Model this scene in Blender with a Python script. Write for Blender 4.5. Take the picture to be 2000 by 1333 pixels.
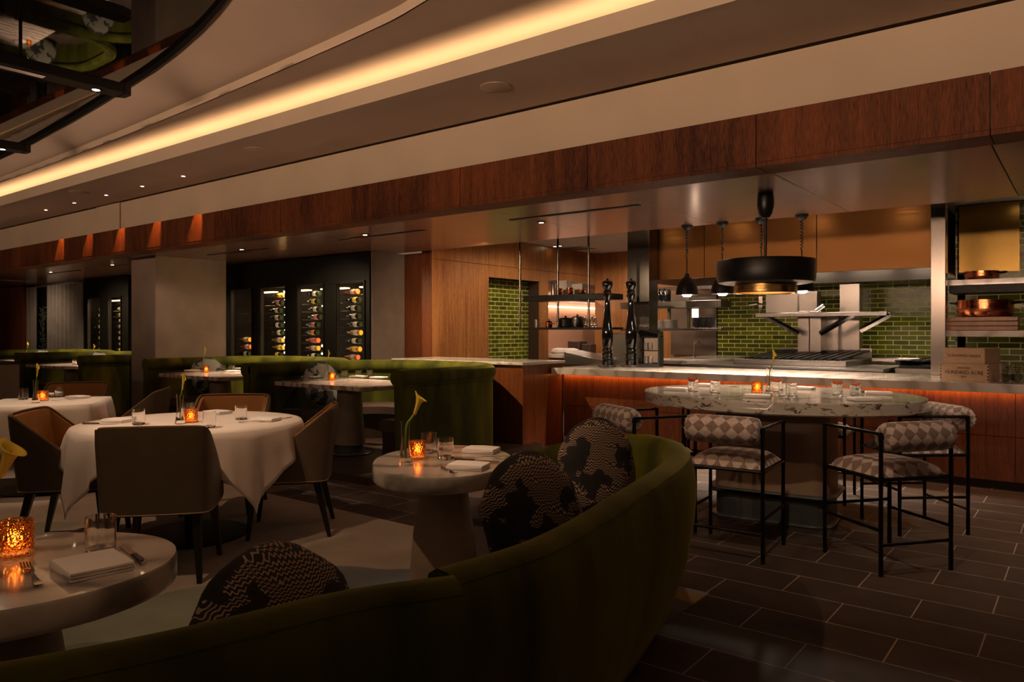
import bpy, bmesh, math, random
from mathutils import Vector, Matrix
for o in list(bpy.data.objects): bpy.data.objects.remove(o)
PI = math.pi; R = math.radians
sc = bpy.context.scene; COL = sc.collection
random.seed(7)
# ------------------------------------------------------------ camera, world, exposure
EYE = 1.35
cam = bpy.data.objects.new('camera', bpy.data.cameras.new('camera')); COL.objects.link(cam)
cam.location = (0, 0, EYE); cam.rotation_euler = (PI/2, 0, R(37.8))
cam.data.sensor_width = 36; cam.data.lens = 36*1457/2000; cam.data.shift_y = -18.5/2000
cam.data.clip_start = .02; cam.data.clip_end = 100
sc.camera = cam
w = bpy.data.worlds.new('world'); sc.world = w; w.use_nodes = True
w.node_tree.nodes['Background'].inputs[0].default_value = (1, .62, .4, 1)
w.node_tree.nodes['Background'].inputs[1].default_value = .08
sc.view_settings.view_transform = 'Standard'; sc.view_settings.look = 'None'
sc.view_settings.gamma = 1; sc.view_settings.use_curve_mapping = False
sc.view_settings.exposure = 0.88
WARM = (1, .60, .34); SOFT = (1, .72, .50); AMBER = (1, .30, .06); KIT = (1, .80, .62)

def spot(name, loc, aim, energy, angle=50, blend=.6, color=SOFT, radius=.03):
    l = bpy.data.lights.new(name, 'SPOT'); l.energy = energy; l.color = color
    l.spot_size = R(angle); l.spot_blend = blend; l.shadow_soft_size = radius
    o = bpy.data.objects.new(name, l); COL.objects.link(o); o.location = loc
    o.rotation_euler = (Vector(aim)-Vector(loc)).to_track_quat('-Z', 'Y').to_euler(); return o
def area(name, loc, aim, sx, sy, energy, color=SOFT, spread=180):
    l = bpy.data.lights.new(name, 'AREA'); l.shape = 'RECTANGLE'; l.size = sx; l.size_y = sy
    l.energy = energy; l.color = color; l.spread = R(spread)
    o = bpy.data.objects.new(name, l); COL.objects.link(o); o.location = loc
    d = (Vector(aim)-Vector(loc)).normalized()
    z = -d; x = Vector((1, 0, 0)); x = (x - z*x.dot(z))
    if x.length < .1: x = Vector((0, 1, 0))
    x.normalize(); y = z.cross(x)
    o.rotation_euler = Matrix((x, y, z)).transposed().to_euler(); return o
# cove strips of the curved ceiling, behind the lip
for i in range(7):
    x = -23+4*i
    area('cove_strip_light', (x, 4.20, 3.26), (x, 4.84, 4.06), 4.0, .08, 12.5, (1, .62, .31))
# added fill lights behind the camera brighten the fascia and the beam
for i, e in enumerate((4, 5, 7, 10, 13, 14)):
    x = -19.5+4*i
    area('added_fascia_light', (x, -3.2, 2.4), (x, 5, 3.8), 4.0, .12, e, (1, .64, .42), 48)
# under-counter strip
for i in range(3):
    x = -4.1+2.2*i
    area('counter_strip_light', (x, 7.525, .832), (x, 7.56, .6), 2.2, .012, 1.1, (1, .38, .10))

# ------------------------------------------------------------ helpers
def tag(o, label=None, cat=None, group=None, kind=None):
    if label: o['label'] = label
    if cat: o['category'] = cat
    if group: o['group'] = group
    if kind: o['kind'] = kind
    return o
def thing(name, label, cat, loc=(0, 0, 0), rz=0, group=None):
    o = bpy.data.objects.new(name, None); COL.objects.link(o)
    o.location = loc; o.rotation_euler = (0, 0, rz); o.empty_display_size = .05
    return tag(o, label, cat, group)
def dup(root, loc=None, rz=None, label=None, group=None, scale=None):
    def cp(o, parent):
        c = o.copy(); COL.objects.link(c); c.parent = parent
        for ch in o.children: cp(ch, c)
        return c
    r = cp(root, None)
    if loc is not None: r.location = loc
    if rz is not None: r.rotation_euler = (0, 0, rz)
    if label: r['label'] = label
    if group: r['group'] = group
    if scale: r.scale = scale
    return r
def at(px, py, z):
    "floor-plan point under pixel (px, py) of the photograph on the level z"
    a = (px-1000)/1457; d = (z-EYE)*1457/(648-py)
    return (d*(a*.790-.613), d*(a*.613+.790))

class MB:
    def __init__(s): s.v = []; s.f = []; s.uv = {}
    def add(s, vs, fs, uvs=None):
        n = len(s.v); s.v += [tuple(v) for v in vs]; s.f += [tuple(i+n for i in f) for f in fs]
        if uvs:
            for i, u in enumerate(uvs): s.uv[n+i] = u
        return s
    def bx(s, x0, x1, y0, y1, z0, z1, m=None):
        vs = [(x0,y0,z0),(x1,y0,z0),(x1,y1,z0),(x0,y1,z0),(x0,y0,z1),(x1,y0,z1),(x1,y1,z1),(x0,y1,z1)]
        if m: vs = [tuple(m @ Vector(v)) for v in vs]
        return s.add(vs, [(0,3,2,1),(4,5,6,7),(0,1,5,4),(1,2,6,5),(2,3,7,6),(3,0,4,7)])
    def prism(s, poly, z0, z1, m=None):
        n = len(poly); vs = [(x,y,z0) for x,y in poly]+[(x,y,z1) for x,y in poly]
        if m: vs = [tuple(m @ Vector(v)) for v in vs]
        return s.add(vs, [tuple(range(n))[::-1], tuple(range(n,2*n))]+[(i,(i+1)%n,n+(i+1)%n,n+i) for i in range(n)])
    def loft(s, rings, closed=True, cap=True, uvs=None):
        n = len(rings[0]); vs = [p for r in rings for p in r]; fs = []
        for k in range(len(rings)-1):
            for i in range(n if closed else n-1):
                j = (i+1) % n
                fs.append((k*n+i, k*n+j, (k+1)*n+j, (k+1)*n+i))
        if cap and closed:
            fs.append(tuple(range(n))[::-1]); fs.append(tuple(range((len(rings)-1)*n, len(rings)*n)))
        return s.add(vs, fs, uvs)
    def lathe(s, prof, n=28, c=(0,0,0), cap=True, sx=1, sy=1, rot=0, flute=0, amp=0):
        rings = []
        for r, z in prof:
            ring = []
            for i in range(n):
                t = 2*PI*i/n; rr = r*(1+amp*math.cos(flute*t)) if flute else r
                x, y = rr*math.cos(t)*sx, rr*math.sin(t)*sy
                ring.append((c[0]+x*math.cos(rot)-y*math.sin(rot), c[1]+x*math.sin(rot)+y*math.cos(rot), c[2]+z))
            rings.append(ring)
        return s.loft(rings, True, cap)
    def tube(s, pts, r, n=10, cap=True):
        pts = [Vector(p) for p in pts]; m = len(pts)
        rs = r if isinstance(r, (list, tuple)) else [r]*m
        t0 = (pts[1]-pts[0]).normalized(); a = Vector((0,0,1)) if abs(t0.z) < .9 else Vector((1,0,0))
        u = t0.cross(a).normalized(); rings = []
        for k in range(m):
            t = (pts[min(k+1,m-1)]-pts[max(k-1,0)]).normalized()
            u = (u-t*u.dot(t)).normalized(); v = t.cross(u)
            rings.append([tuple(pts[k]+(u*math.cos(2*PI*i/n)+v*math.sin(2*PI*i/n))*rs[k]) for i in range(n)])
        return s.loft(rings, True, cap)
    def ball(s, c, r, n=12, m=8, sz=1):
        return s.lathe([(max(r*math.sin(PI*k/m), 1e-4), -r*sz*math.cos(PI*k/m)) for k in range(m+1)], n, c)
    def build(s, name, mat, parent=None, bevel=0, sub=0, loc=None, ang=38, seg=2, solid=0):
        me = bpy.data.meshes.new(name); me.from_pydata(s.v, [], s.f)
        bm = bmesh.new(); bm.from_mesh(me); bmesh.ops.recalc_face_normals(bm, faces=bm.faces)
        bm.to_mesh(me); bm.free()
        if s.uv:
            ul = me.uv_layers.new(name='UVMap')
            for l in me.loops: ul.data[l.index].uv = s.uv.get(l.vertex_index, (0, 0))
        me.polygons.foreach_set('use_smooth', [True]*len(me.polygons))
        me.set_sharp_from_angle(angle=R(ang))
        me.materials.append(mat)
        o = bpy.data.objects.new(name, me); COL.objects.link(o)
        if parent is not None: o.parent = parent
        if loc: o.location = loc
        if solid:
            q = o.modifiers.new('s', 'SOLIDIFY'); q.thickness = solid; q.offset = 0
        if bevel:
            b = o.modifiers.new('b', 'BEVEL'); b.width = bevel; b.segments = seg; b.limit_method = 'ANGLE'; b.angle_limit = R(35)
        if sub:
            q = o.modifiers.new('u', 'SUBSURF'); q.levels = q.render_levels = sub
        return o
def struct(name, mb, mat, **k): return tag(mb.build(name, mat, **k), kind='structure')
def rrect(hx, hy, r, n=6, cx=0, cy=0, rot=0):
    out = []
    for qx, qy, a0 in ((1,1,0),(-1,1,90),(-1,-1,180),(1,-1,270)):
        for i in range(n+1):
            a = R(a0+90*i/n); x = qx*(hx-r)+r*math.cos(a); y = qy*(hy-r)+r*math.sin(a)
            out.append((cx+x*math.cos(rot)-y*math.sin(rot), cy+x*math.sin(rot)+y*math.cos(rot)))
    return out
def catmull(pts, per=6):
    P = [Vector(p) for p in pts]; P = [2*P[0]-P[1]]+P+[2*P[-1]-P[-2]]; out = []
    for i in range(1, len(P)-2):
        for k in range(per):
            t = k/per; a, b, c, d = P[i-1], P[i], P[i+1], P[i+2]
            out.append(.5*((2*b)+(c-a)*t+(2*a-5*b+4*c-d)*t*t+(3*b-a-3*c+d)*t**3))
    out.append(P[-2]); return out
def sweep(mb, path, prof, zf=None, side=1, cap=True, s0=0, s1=1):
    """path: plan points; prof(s) -> list of (inward offset, z). side flips the normal."""
    n = len(path); rings = []
    for k in range(n):
        s = k/(n-1)
        if s < s0-1e-6 or s > s1+1e-6: continue
        p = Vector(path[k][:2]); t = (Vector(path[min(k+1,n-1)][:2])-Vector(path[max(k-1,0)][:2])).normalized()
        nn = Vector((-t.y, t.x))*side
        rings.append([(p.x+nn.x*o, p.y+nn.y*o, z) for o, z in prof(s)])
    return mb.loft(rings, True, cap)

# ------------------------------------------------------------ materials
def newmat(name):
    m = bpy.data.materials.new(name); m.use_nodes = True; nt = m.node_tree; return m, nt, nt.nodes['Principled BSDF']
def N(nt, typ, ins=None, **at_):
    n = nt.nodes.new('ShaderNode'+typ)
    for k, v in at_.items(): setattr(n, k, v)
    for k, v in (ins or {}).items():
        if hasattr(v, 'links') or isinstance(v, bpy.types.NodeSocket): nt.links.new(v, n.inputs[k])
        else: n.inputs[k].default_value = v
    return n
def c4(c): return (c[0], c[1], c[2], 1)
def ramp(nt, fac, stops, interp='LINEAR'):
    n = nt.nodes.new('ShaderNodeValToRGB'); nt.links.new(fac, n.inputs[0]); e = n.color_ramp.elements
    n.color_ramp.interpolation = interp
    while len(e) < len(stops): e.new(.5)
    for i, (p, c) in enumerate(stops): e[i].position = p; e[i].color = c4(c)
    return n.outputs[0]
def coords(nt, scale=(1,1,1), rot=(0,0,0), loc=(0,0,0), uv=False):
    tc = N(nt, 'TexCoord'); mp = N(nt, 'Mapping', {'Vector': tc.outputs['UV' if uv else 'Object'], 'Scale': scale, 'Rotation': rot, 'Location': loc})
    return mp.outputs[0]
def setp(b, **k):
    for a, v in k.items(): b.inputs[a.replace('_', ' ')].default_value = v
def plain(name, col, rough=.5, metal=0, vary=.12, vs=6, bump=0, bs=60, **k):
    m, nt, b = newmat(name); v = coords(nt)
    no = N(nt, 'TexNoise', {'Vector': v, 'Scale': vs, 'Detail': 4.0})
    lo = tuple(x*(1-vary) for x in col); hi = tuple(min(1, x*(1+vary)) for x in col)
    nt.links.new(ramp(nt, no.outputs[0], [(.3, lo), (.7, hi)]), b.inputs['Base Color'])
    setp(b, Roughness=rough, Metallic=metal)
    for a, q in k.items(): b.inputs[a.replace('_', ' ')].default_value = q
    if bump:
        n2 = N(nt, 'TexNoise', {'Vector': v, 'Scale': bs, 'Detail': 3.0})
        bp = N(nt, 'Bump', {'Height': n2.outputs[0], 'Strength': bump, 'Distance': .01}); nt.links.new(bp.outputs[0], b.inputs['Normal'])
    return m
def wood(name, dark, light, scale=(14, 14, .9), rough=.35, coat=.15, blotch=1.2):
    m, nt, b = newmat(name); v = coords(nt, scale)
    no = N(nt, 'TexNoise', {'Vector': v, 'Scale': 1.6, 'Detail': 9.0, 'Roughness': .62, 'Distortion': .9})
    fine = N(nt, 'TexNoise', {'Vector': coords(nt, tuple(6*s for s in scale)), 'Scale': 3.0, 'Detail': 3.0})
    big = N(nt, 'TexNoise', {'Vector': coords(nt, (blotch, blotch, blotch*.4)), 'Scale': 1.0, 'Detail': 1.0})
    s1 = N(nt, 'Math', {0: no.outputs[0], 1: fine.outputs[0]}, operation='ADD')
    s2 = N(nt, 'Math', {0: s1.outputs[0], 1: big.outputs[0]}, operation='ADD')
    s3 = N(nt, 'Math', {0: s2.outputs[0], 1: .3333}, operation='MULTIPLY')
    nt.links.new(ramp(nt, s3.outputs[0], [(.38, dark), (.5, tuple((a+c)/2 for a, c in zip(dark, light))), (.62, light)]), b.inputs['Base Color'])
    setp(b, Roughness=rough); b.inputs['Coat Weight'].default_value = coat; b.inputs['Coat Roughness'].default_value = .25
    return m
def marble(name, base, vein, scale=3, amount=.5, rough=.18):
    m, nt, b = newmat(name); v = coords(nt, (scale, scale, scale))
    n1 = N(nt, 'TexNoise', {'Vector': v, 'Scale': 1.0, 'Detail': 8.0, 'Roughness': .6})
    w_ = N(nt, 'TexWave', {'Vector': v, 'Scale': .9, 'Distortion': 9.0, 'Detail': 4.0, 'Detail Scale': 1.2})
    col = ramp(nt, w_.outputs[0], [(0, vein), (amount*.35, tuple((a*2+c)/3 for a, c in zip(base, vein))), (amount, base)])
    nt.links.new(col, b.inputs['Base Color']); setp(b, Roughness=rough); b.inputs['Coat Weight'].default_value = .3
    return m
def marble_patch(name, base, dark, mid, rough=.12):
    m, nt, b = newmat(name); v = coords(nt, (1, 1, 2.6))
    n2 = N(nt, 'TexNoise', {'Vector': v, 'Scale': 11.0, 'Detail': 8.0, 'Roughness': .74, 'Distortion': .8})
    n3 = N(nt, 'TexNoise', {'Vector': v, 'Scale': 3.0, 'Detail': 4.0, 'Distortion': 1.0})
    a_ = ramp(nt, n2.outputs[0], [(.395, dark), (.425, mid), (.45, base), (.62, base), (.7, tuple(x*.7 for x in base))])
    f = ramp(nt, n3.outputs[0], [(.45, (0, 0, 0)), (.6, (.45, .45, .45))])
    mx = nt.nodes.new('ShaderNodeMixRGB'); nt.links.new(f, mx.inputs[0]); nt.links.new(a_, mx.inputs[1]); mx.inputs[2].default_value = c4(tuple(x*.62 for x in base))
    nt.links.new(mx.outputs[0], b.inputs['Base Color']); setp(b, Roughness=rough); b.inputs['Coat Weight'].default_value = .3
    return m
def tiles(name, c1, c2, mortar, plane, bw, rh, ms, rough=.15, shift=(0, 0, 0), bump=.6, noise=.5, spec=.22):
    m, nt, b = newmat(name); b.inputs['Specular IOR Level'].default_value = spec; tc = N(nt, 'TexCoord'); sp = N(nt, 'SeparateXYZ', {0: tc.outputs['Object']})
    a = {'x': 0, 'y': 1, 'z': 2}
    cm = N(nt, 'CombineXYZ', {0: sp.outputs[a[plane[0]]], 1: sp.outputs[a[plane[1]]], 2: 0.0})
    mp = N(nt, 'Mapping', {'Vector': cm.outputs[0], 'Location': shift})
    br = N(nt, 'TexBrick', {'Vector': mp.outputs[0], 'Color1': c4(c1), 'Color2': c4(c2), 'Mortar': c4(mortar), 'Scale': 1.0, 'Mortar Size': ms, 'Mortar Smooth': .1, 'Bias': 0.0, 'Brick Width': bw, 'Row Height': rh})
    no = N(nt, 'TexNoise', {'Vector': tc.outputs['Object'], 'Scale': 7.0, 'Detail': 5.0})
    mx = nt.nodes.new('ShaderNodeMixRGB'); mx.blend_type = 'MULTIPLY'; mx.inputs[0].default_value = noise
    nt.links.new(br.outputs['Color'], mx.inputs[1]); nt.links.new(ramp(nt, no.outputs[0], [(.3, (.45, .45, .45)), (.7, (1, 1, 1))]), mx.inputs[2])
    nt.links.new(mx.outputs[0], b.inputs['Base Color'])
    rg = ramp(nt, br.outputs['Fac'], [(0, (rough,)*3), (1, (.7,)*3)]); nt.links.new(rg, b.inputs['Roughness'])
    inv = N(nt, 'Math', {0: 1.0, 1: br.outputs['Fac']}, operation='SUBTRACT')
    ad = N(nt, 'Math', {0: no.outputs[0], 1: .25}, operation='MULTIPLY'); ad2 = N(nt, 'Math', {0: inv.outputs[0], 1: ad.outputs[0]}, operation='ADD')
    bp = N(nt, 'Bump', {'Height': ad2.outputs[0], 'Strength': bump, 'Distance': .003}); nt.links.new(bp.outputs[0], b.inputs['Normal'])
    return m
def emit(name, col, st):
    m, nt, b = newmat(name); setp(b, Emission_Strength=st, Roughness=.5); b.inputs['Emission Color'].default_value = c4(col); b.inputs['Base Color'].default_value = c4(col); return m
def glass(name, col=(1, 1, 1), rough=.0, ior=1.45, bump=0):
    m, nt, b = newmat(name); b.inputs['Base Color'].default_value = c4(col); setp(b, Roughness=rough, IOR=ior); b.inputs['Transmission Weight'].default_value = 1
    if bump:
        n2 = N(nt, 'TexVoronoi', {'Vector': coords(nt), 'Scale': bump}); bp = N(nt, 'Bump', {'Height': n2.outputs[0], 'Strength': .6, 'Distance': .01}); nt.links.new(bp.outputs[0], b.inputs['Normal'])
    return m
def velvet(name, dark, light, sheen=.6):
    m, nt, b = newmat(name)
    no = N(nt, 'TexNoise', {'Vector': coords(nt, (2.2, 2.2, .5)), 'Scale': 2.2, 'Detail': 3.0})
    nt.links.new(ramp(nt, no.outputs[0], [(.35, dark), (.68, light)]), b.inputs['Base Color'])
    setp(b, Roughness=.75); b.inputs['Sheen Weight'].default_value = sheen; b.inputs['Sheen Roughness'].default_value = .35
    b.inputs['Sheen Tint'].default_value = c4((.62, .6, .12)); b.inputs['Specular IOR Level'].default_value = .2
    n2 = N(nt, 'TexNoise', {'Vector': coords(nt), 'Scale': 400.0, 'Detail': 1.0}); bp = N(nt, 'Bump', {'Height': n2.outputs[0], 'Strength': .25, 'Distance': .002}); nt.links.new(bp.outputs[0], b.inputs['Normal'])
    return m
def carpet_mat():
    m, nt, b = newmat('carpet'); v = coords(nt, (.8, .8, .8))
    tc = N(nt, 'TexCoord'); wn = N(nt, 'TexNoise', {'Vector': tc.outputs['Object'], 'Scale': 1.3, 'Detail': 2.0})
    wv = N(nt, 'VectorMath', {0: wn.outputs['Color'], 1: (.5, .5, .5)}, operation='SUBTRACT'); ws = N(nt, 'VectorMath', {0: wv.outputs[0], 'Scale': .7}, operation='SCALE')
    pv = N(nt, 'VectorMath', {0: tc.outputs['Object'], 1: ws.outputs[0]}, operation='ADD').outputs[0]
    base = None
    for cx, cy, rx, ry, ang, col in ((-3.0, 2.72, .75, .34, 35, (.13, .16, .19)), (-3.5, 1.75, 1.0, .42, 55, (.24, .28, .22)), (-3.15, 1.35, .38, .16, 20, (.17, .20, .17)), (-5.9, 1.5, .8, .3, 70, (.30, .31, .24)), (-1.62, 3.50, .22, .12, 20, (.50, .36, .10)), (-1.75, 3.0, .5, .35, 60, (.19, .16, .17)), (-6.0, .2, 1.2, .5, 30, (.18, .21, .22)), (-9.3, 2.0, 1.0, .4, 60, (.26, .28, .24))):
        mp = N(nt, 'Mapping', {'Vector': pv, 'Location': (cx, cy, 0), 'Rotation': (0, 0, R(ang)), 'Scale': (rx, ry, 1)}, vector_type='TEXTURE')
        ln = N(nt, 'VectorMath', {0: mp.outputs[0], 1: (1, 1, 0)}, operation='MULTIPLY'); ll = N(nt, 'VectorMath', {0: ln.outputs[0]}, operation='LENGTH')
        f = ramp(nt, ll.outputs['Value'], [(.93, (.85,)*3), (1.0, (0, 0, 0))])
        mx0 = nt.nodes.new('ShaderNodeMixRGB'); nt.links.new(f, mx0.inputs[0]); mx0.inputs[2].default_value = c4(col)
        if base is None: mx0.inputs[1].default_value = (.43, .36, .30, 1)
        else: nt.links.new(base, mx0.inputs[1])
        base = mx0.outputs[0]
    no = N(nt, 'TexNoise', {'Vector': v, 'Scale': 3.0, 'Detail': 8.0, 'Roughness': .6})
    mx = nt.nodes.new('ShaderNodeMixRGB'); mx.blend_type = 'MULTIPLY'; mx.inputs[0].default_value = .6
    nt.links.new(base, mx.inputs[1]); nt.links.new(ramp(nt, no.outputs[0], [(.3, (.55, .55, .55)), (.7, (1, 1, 1))]), mx.inputs[2])
    nt.links.new(mx.outputs[0], b.inputs['Base Color']); setp(b, Roughness=.95); b.inputs['Specular IOR Level'].default_value = .1
    n2 = N(nt, 'TexNoise', {'Vector': coords(nt), 'Scale': 220.0}); bp = N(nt, 'Bump', {'Height': n2.outputs[0], 'Strength': .4, 'Distance': .004}); nt.links.new(bp.outputs[0], b.inputs['Normal'])
    return m
def diamond(name, uv=False):
    m, nt, b = newmat(name)
    v = coords(nt, (1/.056,)*3, rot=(0, 0, R(45)), uv=uv)
    if not uv:
        tc = N(nt, 'TexCoord'); sp = N(nt, 'SeparateXYZ', {0: tc.outputs['Object']})
        cm = N(nt, 'CombineXYZ', {0: sp.outputs[0], 1: sp.outputs[1], 2: 0.0})
        v = N(nt, 'Mapping', {'Vector': cm.outputs[0], 'Scale': (1/.056,)*3, 'Rotation': (0, 0, R(45))}).outputs[0]
    ch = N(nt, 'TexChecker', {'Vector': v, 'Color1': (.60, .47, .39, 1), 'Color2': (.26, .17, .135, 1), 'Scale': 1.0})
    no = N(nt, 'TexNoise', {'Vector': coords(nt, uv=uv), 'Scale': 60.0, 'Detail': 4.0})
    mx = nt.nodes.new('ShaderNodeMixRGB'); mx.blend_type = 'MULTIPLY'; mx.inputs[0].default_value = .6
    nt.links.new(ch.outputs[0], mx.inputs[1]); nt.links.new(ramp(nt, no.outputs[0], [(.35, (.6, .6, .6)), (.65, (1, 1, 1))]), mx.inputs[2])
    nt.links.new(mx.outputs[0], b.inputs['Base Color']); setp(b, Roughness=.8); b.inputs['Sheen Weight'].default_value = .3
    return m
def squiggle(name, dark, mid, light, thr=.62, scale=1.0):
    m, nt, b = newmat(name); v = coords(nt, (scale,)*3)
    sp = N(nt, 'SeparateXYZ', {0: v}); ns = N(nt, 'TexNoise', {'Vector': v, 'Scale': 7.0, 'Detail': 2.0}); dn2 = N(nt, 'TexNoise', {'Vector': v, 'Scale': 8.0, 'Detail': 2.0})
    def mth(a, b_, op='MULTIPLY'): return N(nt, 'Math', {0: a, 1: b_}, operation=op).outputs[0]
    wig = mth(mth(mth(mth(sp.outputs[0], 420.0), mth(ns.outputs[0], 30.0), 'ADD'), 0.0, 'SINE'), 1.5)
    w1 = mth(mth(mth(mth(sp.outputs[1], 480.0), wig, 'ADD'), mth(ns.outputs[0], 62.0), 'ADD'), 0.0, 'SINE')
    th = N(nt, 'Math', {0: w1, 1: thr}, operation='GREATER_THAN')
    area_ = N(nt, 'Math', {0: dn2.outputs[0], 1: .47}, operation='GREATER_THAN')
    k = N(nt, 'Math', {0: th.outputs[0], 1: area_.outputs[0]}, operation='MULTIPLY')
    base = ramp(nt, dn2.outputs[0], [(.4, dark), (.6, mid)])
    mx = nt.nodes.new('ShaderNodeMixRGB'); nt.links.new(k.outputs[0], mx.inputs[0]); nt.links.new(base, mx.inputs[1]); mx.inputs[2].default_value = c4(light)
    nt.links.new(mx.outputs[0], b.inputs['Base Color']); setp(b, Roughness=.85)
    bp = N(nt, 'Bump', {'Height': k.outputs[0], 'Strength': .8, 'Distance': .004}); nt.links.new(bp.outputs[0], b.inputs['Normal'])
    return m
def brushed(name, col, rough=.28, axis=(1, 1, 60), metal=1, amp=.12):
    m, nt, b = newmat(name); no = N(nt, 'TexNoise', {'Vector': coords(nt, axis), 'Scale': 3.0, 'Detail': 4.0})
    nt.links.new(ramp(nt, no.outputs[0], [(.3, tuple(x*.93 for x in col)), (.7, col)]), b.inputs['Base Color'])
    rg = ramp(nt, no.outputs[0], [(.3, (max(rough-amp, .05),)*3), (.7, (rough+amp,)*3)]); nt.links.new(rg, b.inputs['Roughness']); setp(b, Metallic=metal)
    return m

T = {}
T['plaster'] = plain('cream_plaster', (.52, .42, .31), .75, vary=.05, vs=2)
T['ceil'] = plain('ceiling_plaster', (.52, .40, .32), .8, vary=.05, vs=1.5)
T['greywall'] = plain('grey_wall', (.16, .12, .10), .8, vary=.1)
T['column'] = plain('column_plaster', (.30, .225, .175), .8, vary=.14, vs=2.5, bump=.15, bs=20)
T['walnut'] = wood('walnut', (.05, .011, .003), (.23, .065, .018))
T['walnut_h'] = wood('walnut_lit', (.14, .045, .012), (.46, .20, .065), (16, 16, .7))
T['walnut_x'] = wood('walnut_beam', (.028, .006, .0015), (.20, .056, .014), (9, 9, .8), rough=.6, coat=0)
T['walnut_x'].node_tree.nodes['Principled BSDF'].inputs['Specular IOR Level'].default_value = .2
T['darkwood'] = wood('dark_wood', (.02, .010, .007), (.06, .03, .02), rough=.45)
T['panel'] = plain('bronze_panel', (.27, .14, .10), .27, .15, vary=.18, vs=1.6, Coat_Weight=.4, Coat_Roughness=.15)
T['blackgloss'] = plain('black_mirror_ceiling', (.008, .007, .007), .02, 0, IOR=1.9)
T['floor'] = tiles('floor_tile', (.065, .046, .036), (.082, .057, .045), (.42, .33, .26), 'xy', .6, .3, .0034, rough=.62, shift=(.07, -.03, 0), bump=.3, spec=.25)
T['carpet'] = carpet_mat()
GT1, GT2, GM = (.14, .16, .004), (.055, .07, .003), (.66, .58, .28)
T['tile_x'] = tiles('green_tile', GT1, GT2, GM, 'xz', .205, .068, .0055, rough=.2)
T['tile_y'] = tiles('green_tile_side', GT1, GT2, GM, 'yz', .205, .068, .0055, rough=.2)
T['velvet'] = velvet('green_velvet', (.034, .036, .002), (.105, .104, .005), .5)
T['seatleather'] = plain('brown_seat_leather', (.085, .055, .045), .4, vary=.15, bump=.1)
T['mauve'] = plain('mauve_seat_leather', (.16, .125, .115), .5, vary=.1, bump=.1)
T['tan'] = plain('tan_leather', (.44, .20, .055), .42, vary=.12, bump=.12, bs=140)
T['taupe'] = plain('taupe_leather', (.115, .082, .050), .5, vary=.12, bump=.15, bs=200)
T['piping'] = plain('tan_piping', (.36, .22, .10), .5)
T['leg'] = plain('dark_chair_leg', (.012, .008, .006), .35)
T['cloth'] = plain('white_tablecloth', (.78, .68, .60), .9, vary=.03, bump=.1, bs=300)
T['napkin'] = plain('white_napkin', (.86, .80, .76), .9, vary=.03, bump=.2, bs=300)
T['marble'] = marble('white_marble', (.50, .44, .37), (.20, .17, .14), 1.6, .8, .16)
T['marble_d'] = marble_patch('patched_marble', (.60, .54, .45), (.035, .022, .02), (.16, .10, .075))
T['boothtop'] = marble('rose_marble', (.62, .50, .43), (.28, .19, .15), 2.5, .7, .2)
T['counter'] = marble('counter_stone', (.62, .53, .46), (.40, .33, .28), 1.4, .7, .2)
T['cone'] = plain('limestone_base', (.30, .235, .175), .6, vary=.18, vs=5)
T['beige'] = plain('beige_base', (.34, .225, .15), .5, vary=.05)
T['band'] = plain('grey_base_band', (.075, .08, .075), .4, vary=.3, vs=8)
T['blackmetal'] = plain('black_metal', (.010, .009, .008), .38, .6, bump=.3, bs=60)
T['blackpaint'] = plain('black_paint', (.006, .005, .0045), .45)
T['cabblack'] = plain('cabinet_black', (.003, .0025, .002), .5, Specular_IOR_Level=.15)
T['blacklacquer'] = plain('black_lacquer', (.005, .005, .005), .07, Coat_Weight=.6)
T['matteblack'] = plain('satin_black_shade', (.010, .009, .009), .36, .3)
T['brass'] = brushed('brass', (.62, .38, .13), .25)
T['gold'] = brushed('gold_hood', (.22, .095, .024), .42, (.5, .5, 40), .75)
T['goldmirror'] = plain('polished_brass_panel', (.15, .09, .024), .24, 1, vary=.04, vs=1)
T['steel'] = plain('brushed_steel', (.33, .30, .28), .26, 1, vary=.10, vs=2)
T['steel_v'] = plain('polished_steel', (.20, .175, .16), .2, 1, vary=.04, vs=1)
T['chrome'] = plain('cutlery_steel', (.60, .55, .50), .12, 1)
T['copper'] = brushed('copper', (.72, .24, .11), .22, (1, 1, 30))
T['ceramic'] = plain('white_ceramic', (.70, .64, .58), .25)
T['salmon'] = plain('salmon_wall', (.62, .34, .22), .6, vary=.03)
T['whiteceil'] = plain('white_kitchen_ceiling', (.55, .50, .46), .8, vary=.03)
T['curtain'] = plain('grey_curtain', (.20, .17, .14), .9)
T['glass'] = glass('clear_glass'); T['pane'] = glass('door_glass', (.9, .9, .9), ior=1.15)
T['amber'] = glass('amber_glass', (1, .36, .07), .04, 1.4, bump=170)
T['flame'] = emit('candle_flame', (1, .50, .16), 9)
T['wax'] = emit('lit_wax', (1, .40, .12), .5)
T['bulb'] = emit('warm_lamp', (1, .72, .42), 14); T['cablamp'] = emit('cabinet_lamp', (1, .62, .30), 2.0); T['bulb_s'] = emit('bright_lamp', (1, .80, .58), 40)
T['strip'] = emit('orange_led_strip', (1, .38, .09), 4); T['wstrip'] = emit('white_led_strip', (1, .68, .48), 6)
T['lily'] = plain('yellow_lily', (.80, .56, .06), .5, vary=.15, Subsurface_Weight=.15)
T['stem'] = plain('green_stem', (.20, .30, .03), .5)
T['boxwood'] = wood('pale_box_wood', (.38, .22, .12), (.55, .36, .22), (1.5, 10, 12), rough=.6, coat=0)
T['ink'] = plain('dark_ink', (.05, .022, .012), .8)
T['stool'] = diamond('diamond_fabric'); T['bolster'] = diamond('diamond_bolster_fabric', True)
T['pillow'] = squiggle('embroidered_pillow', (.010, .009, .009), (.035, .028, .022), (.44, .31, .22), .42)
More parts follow.
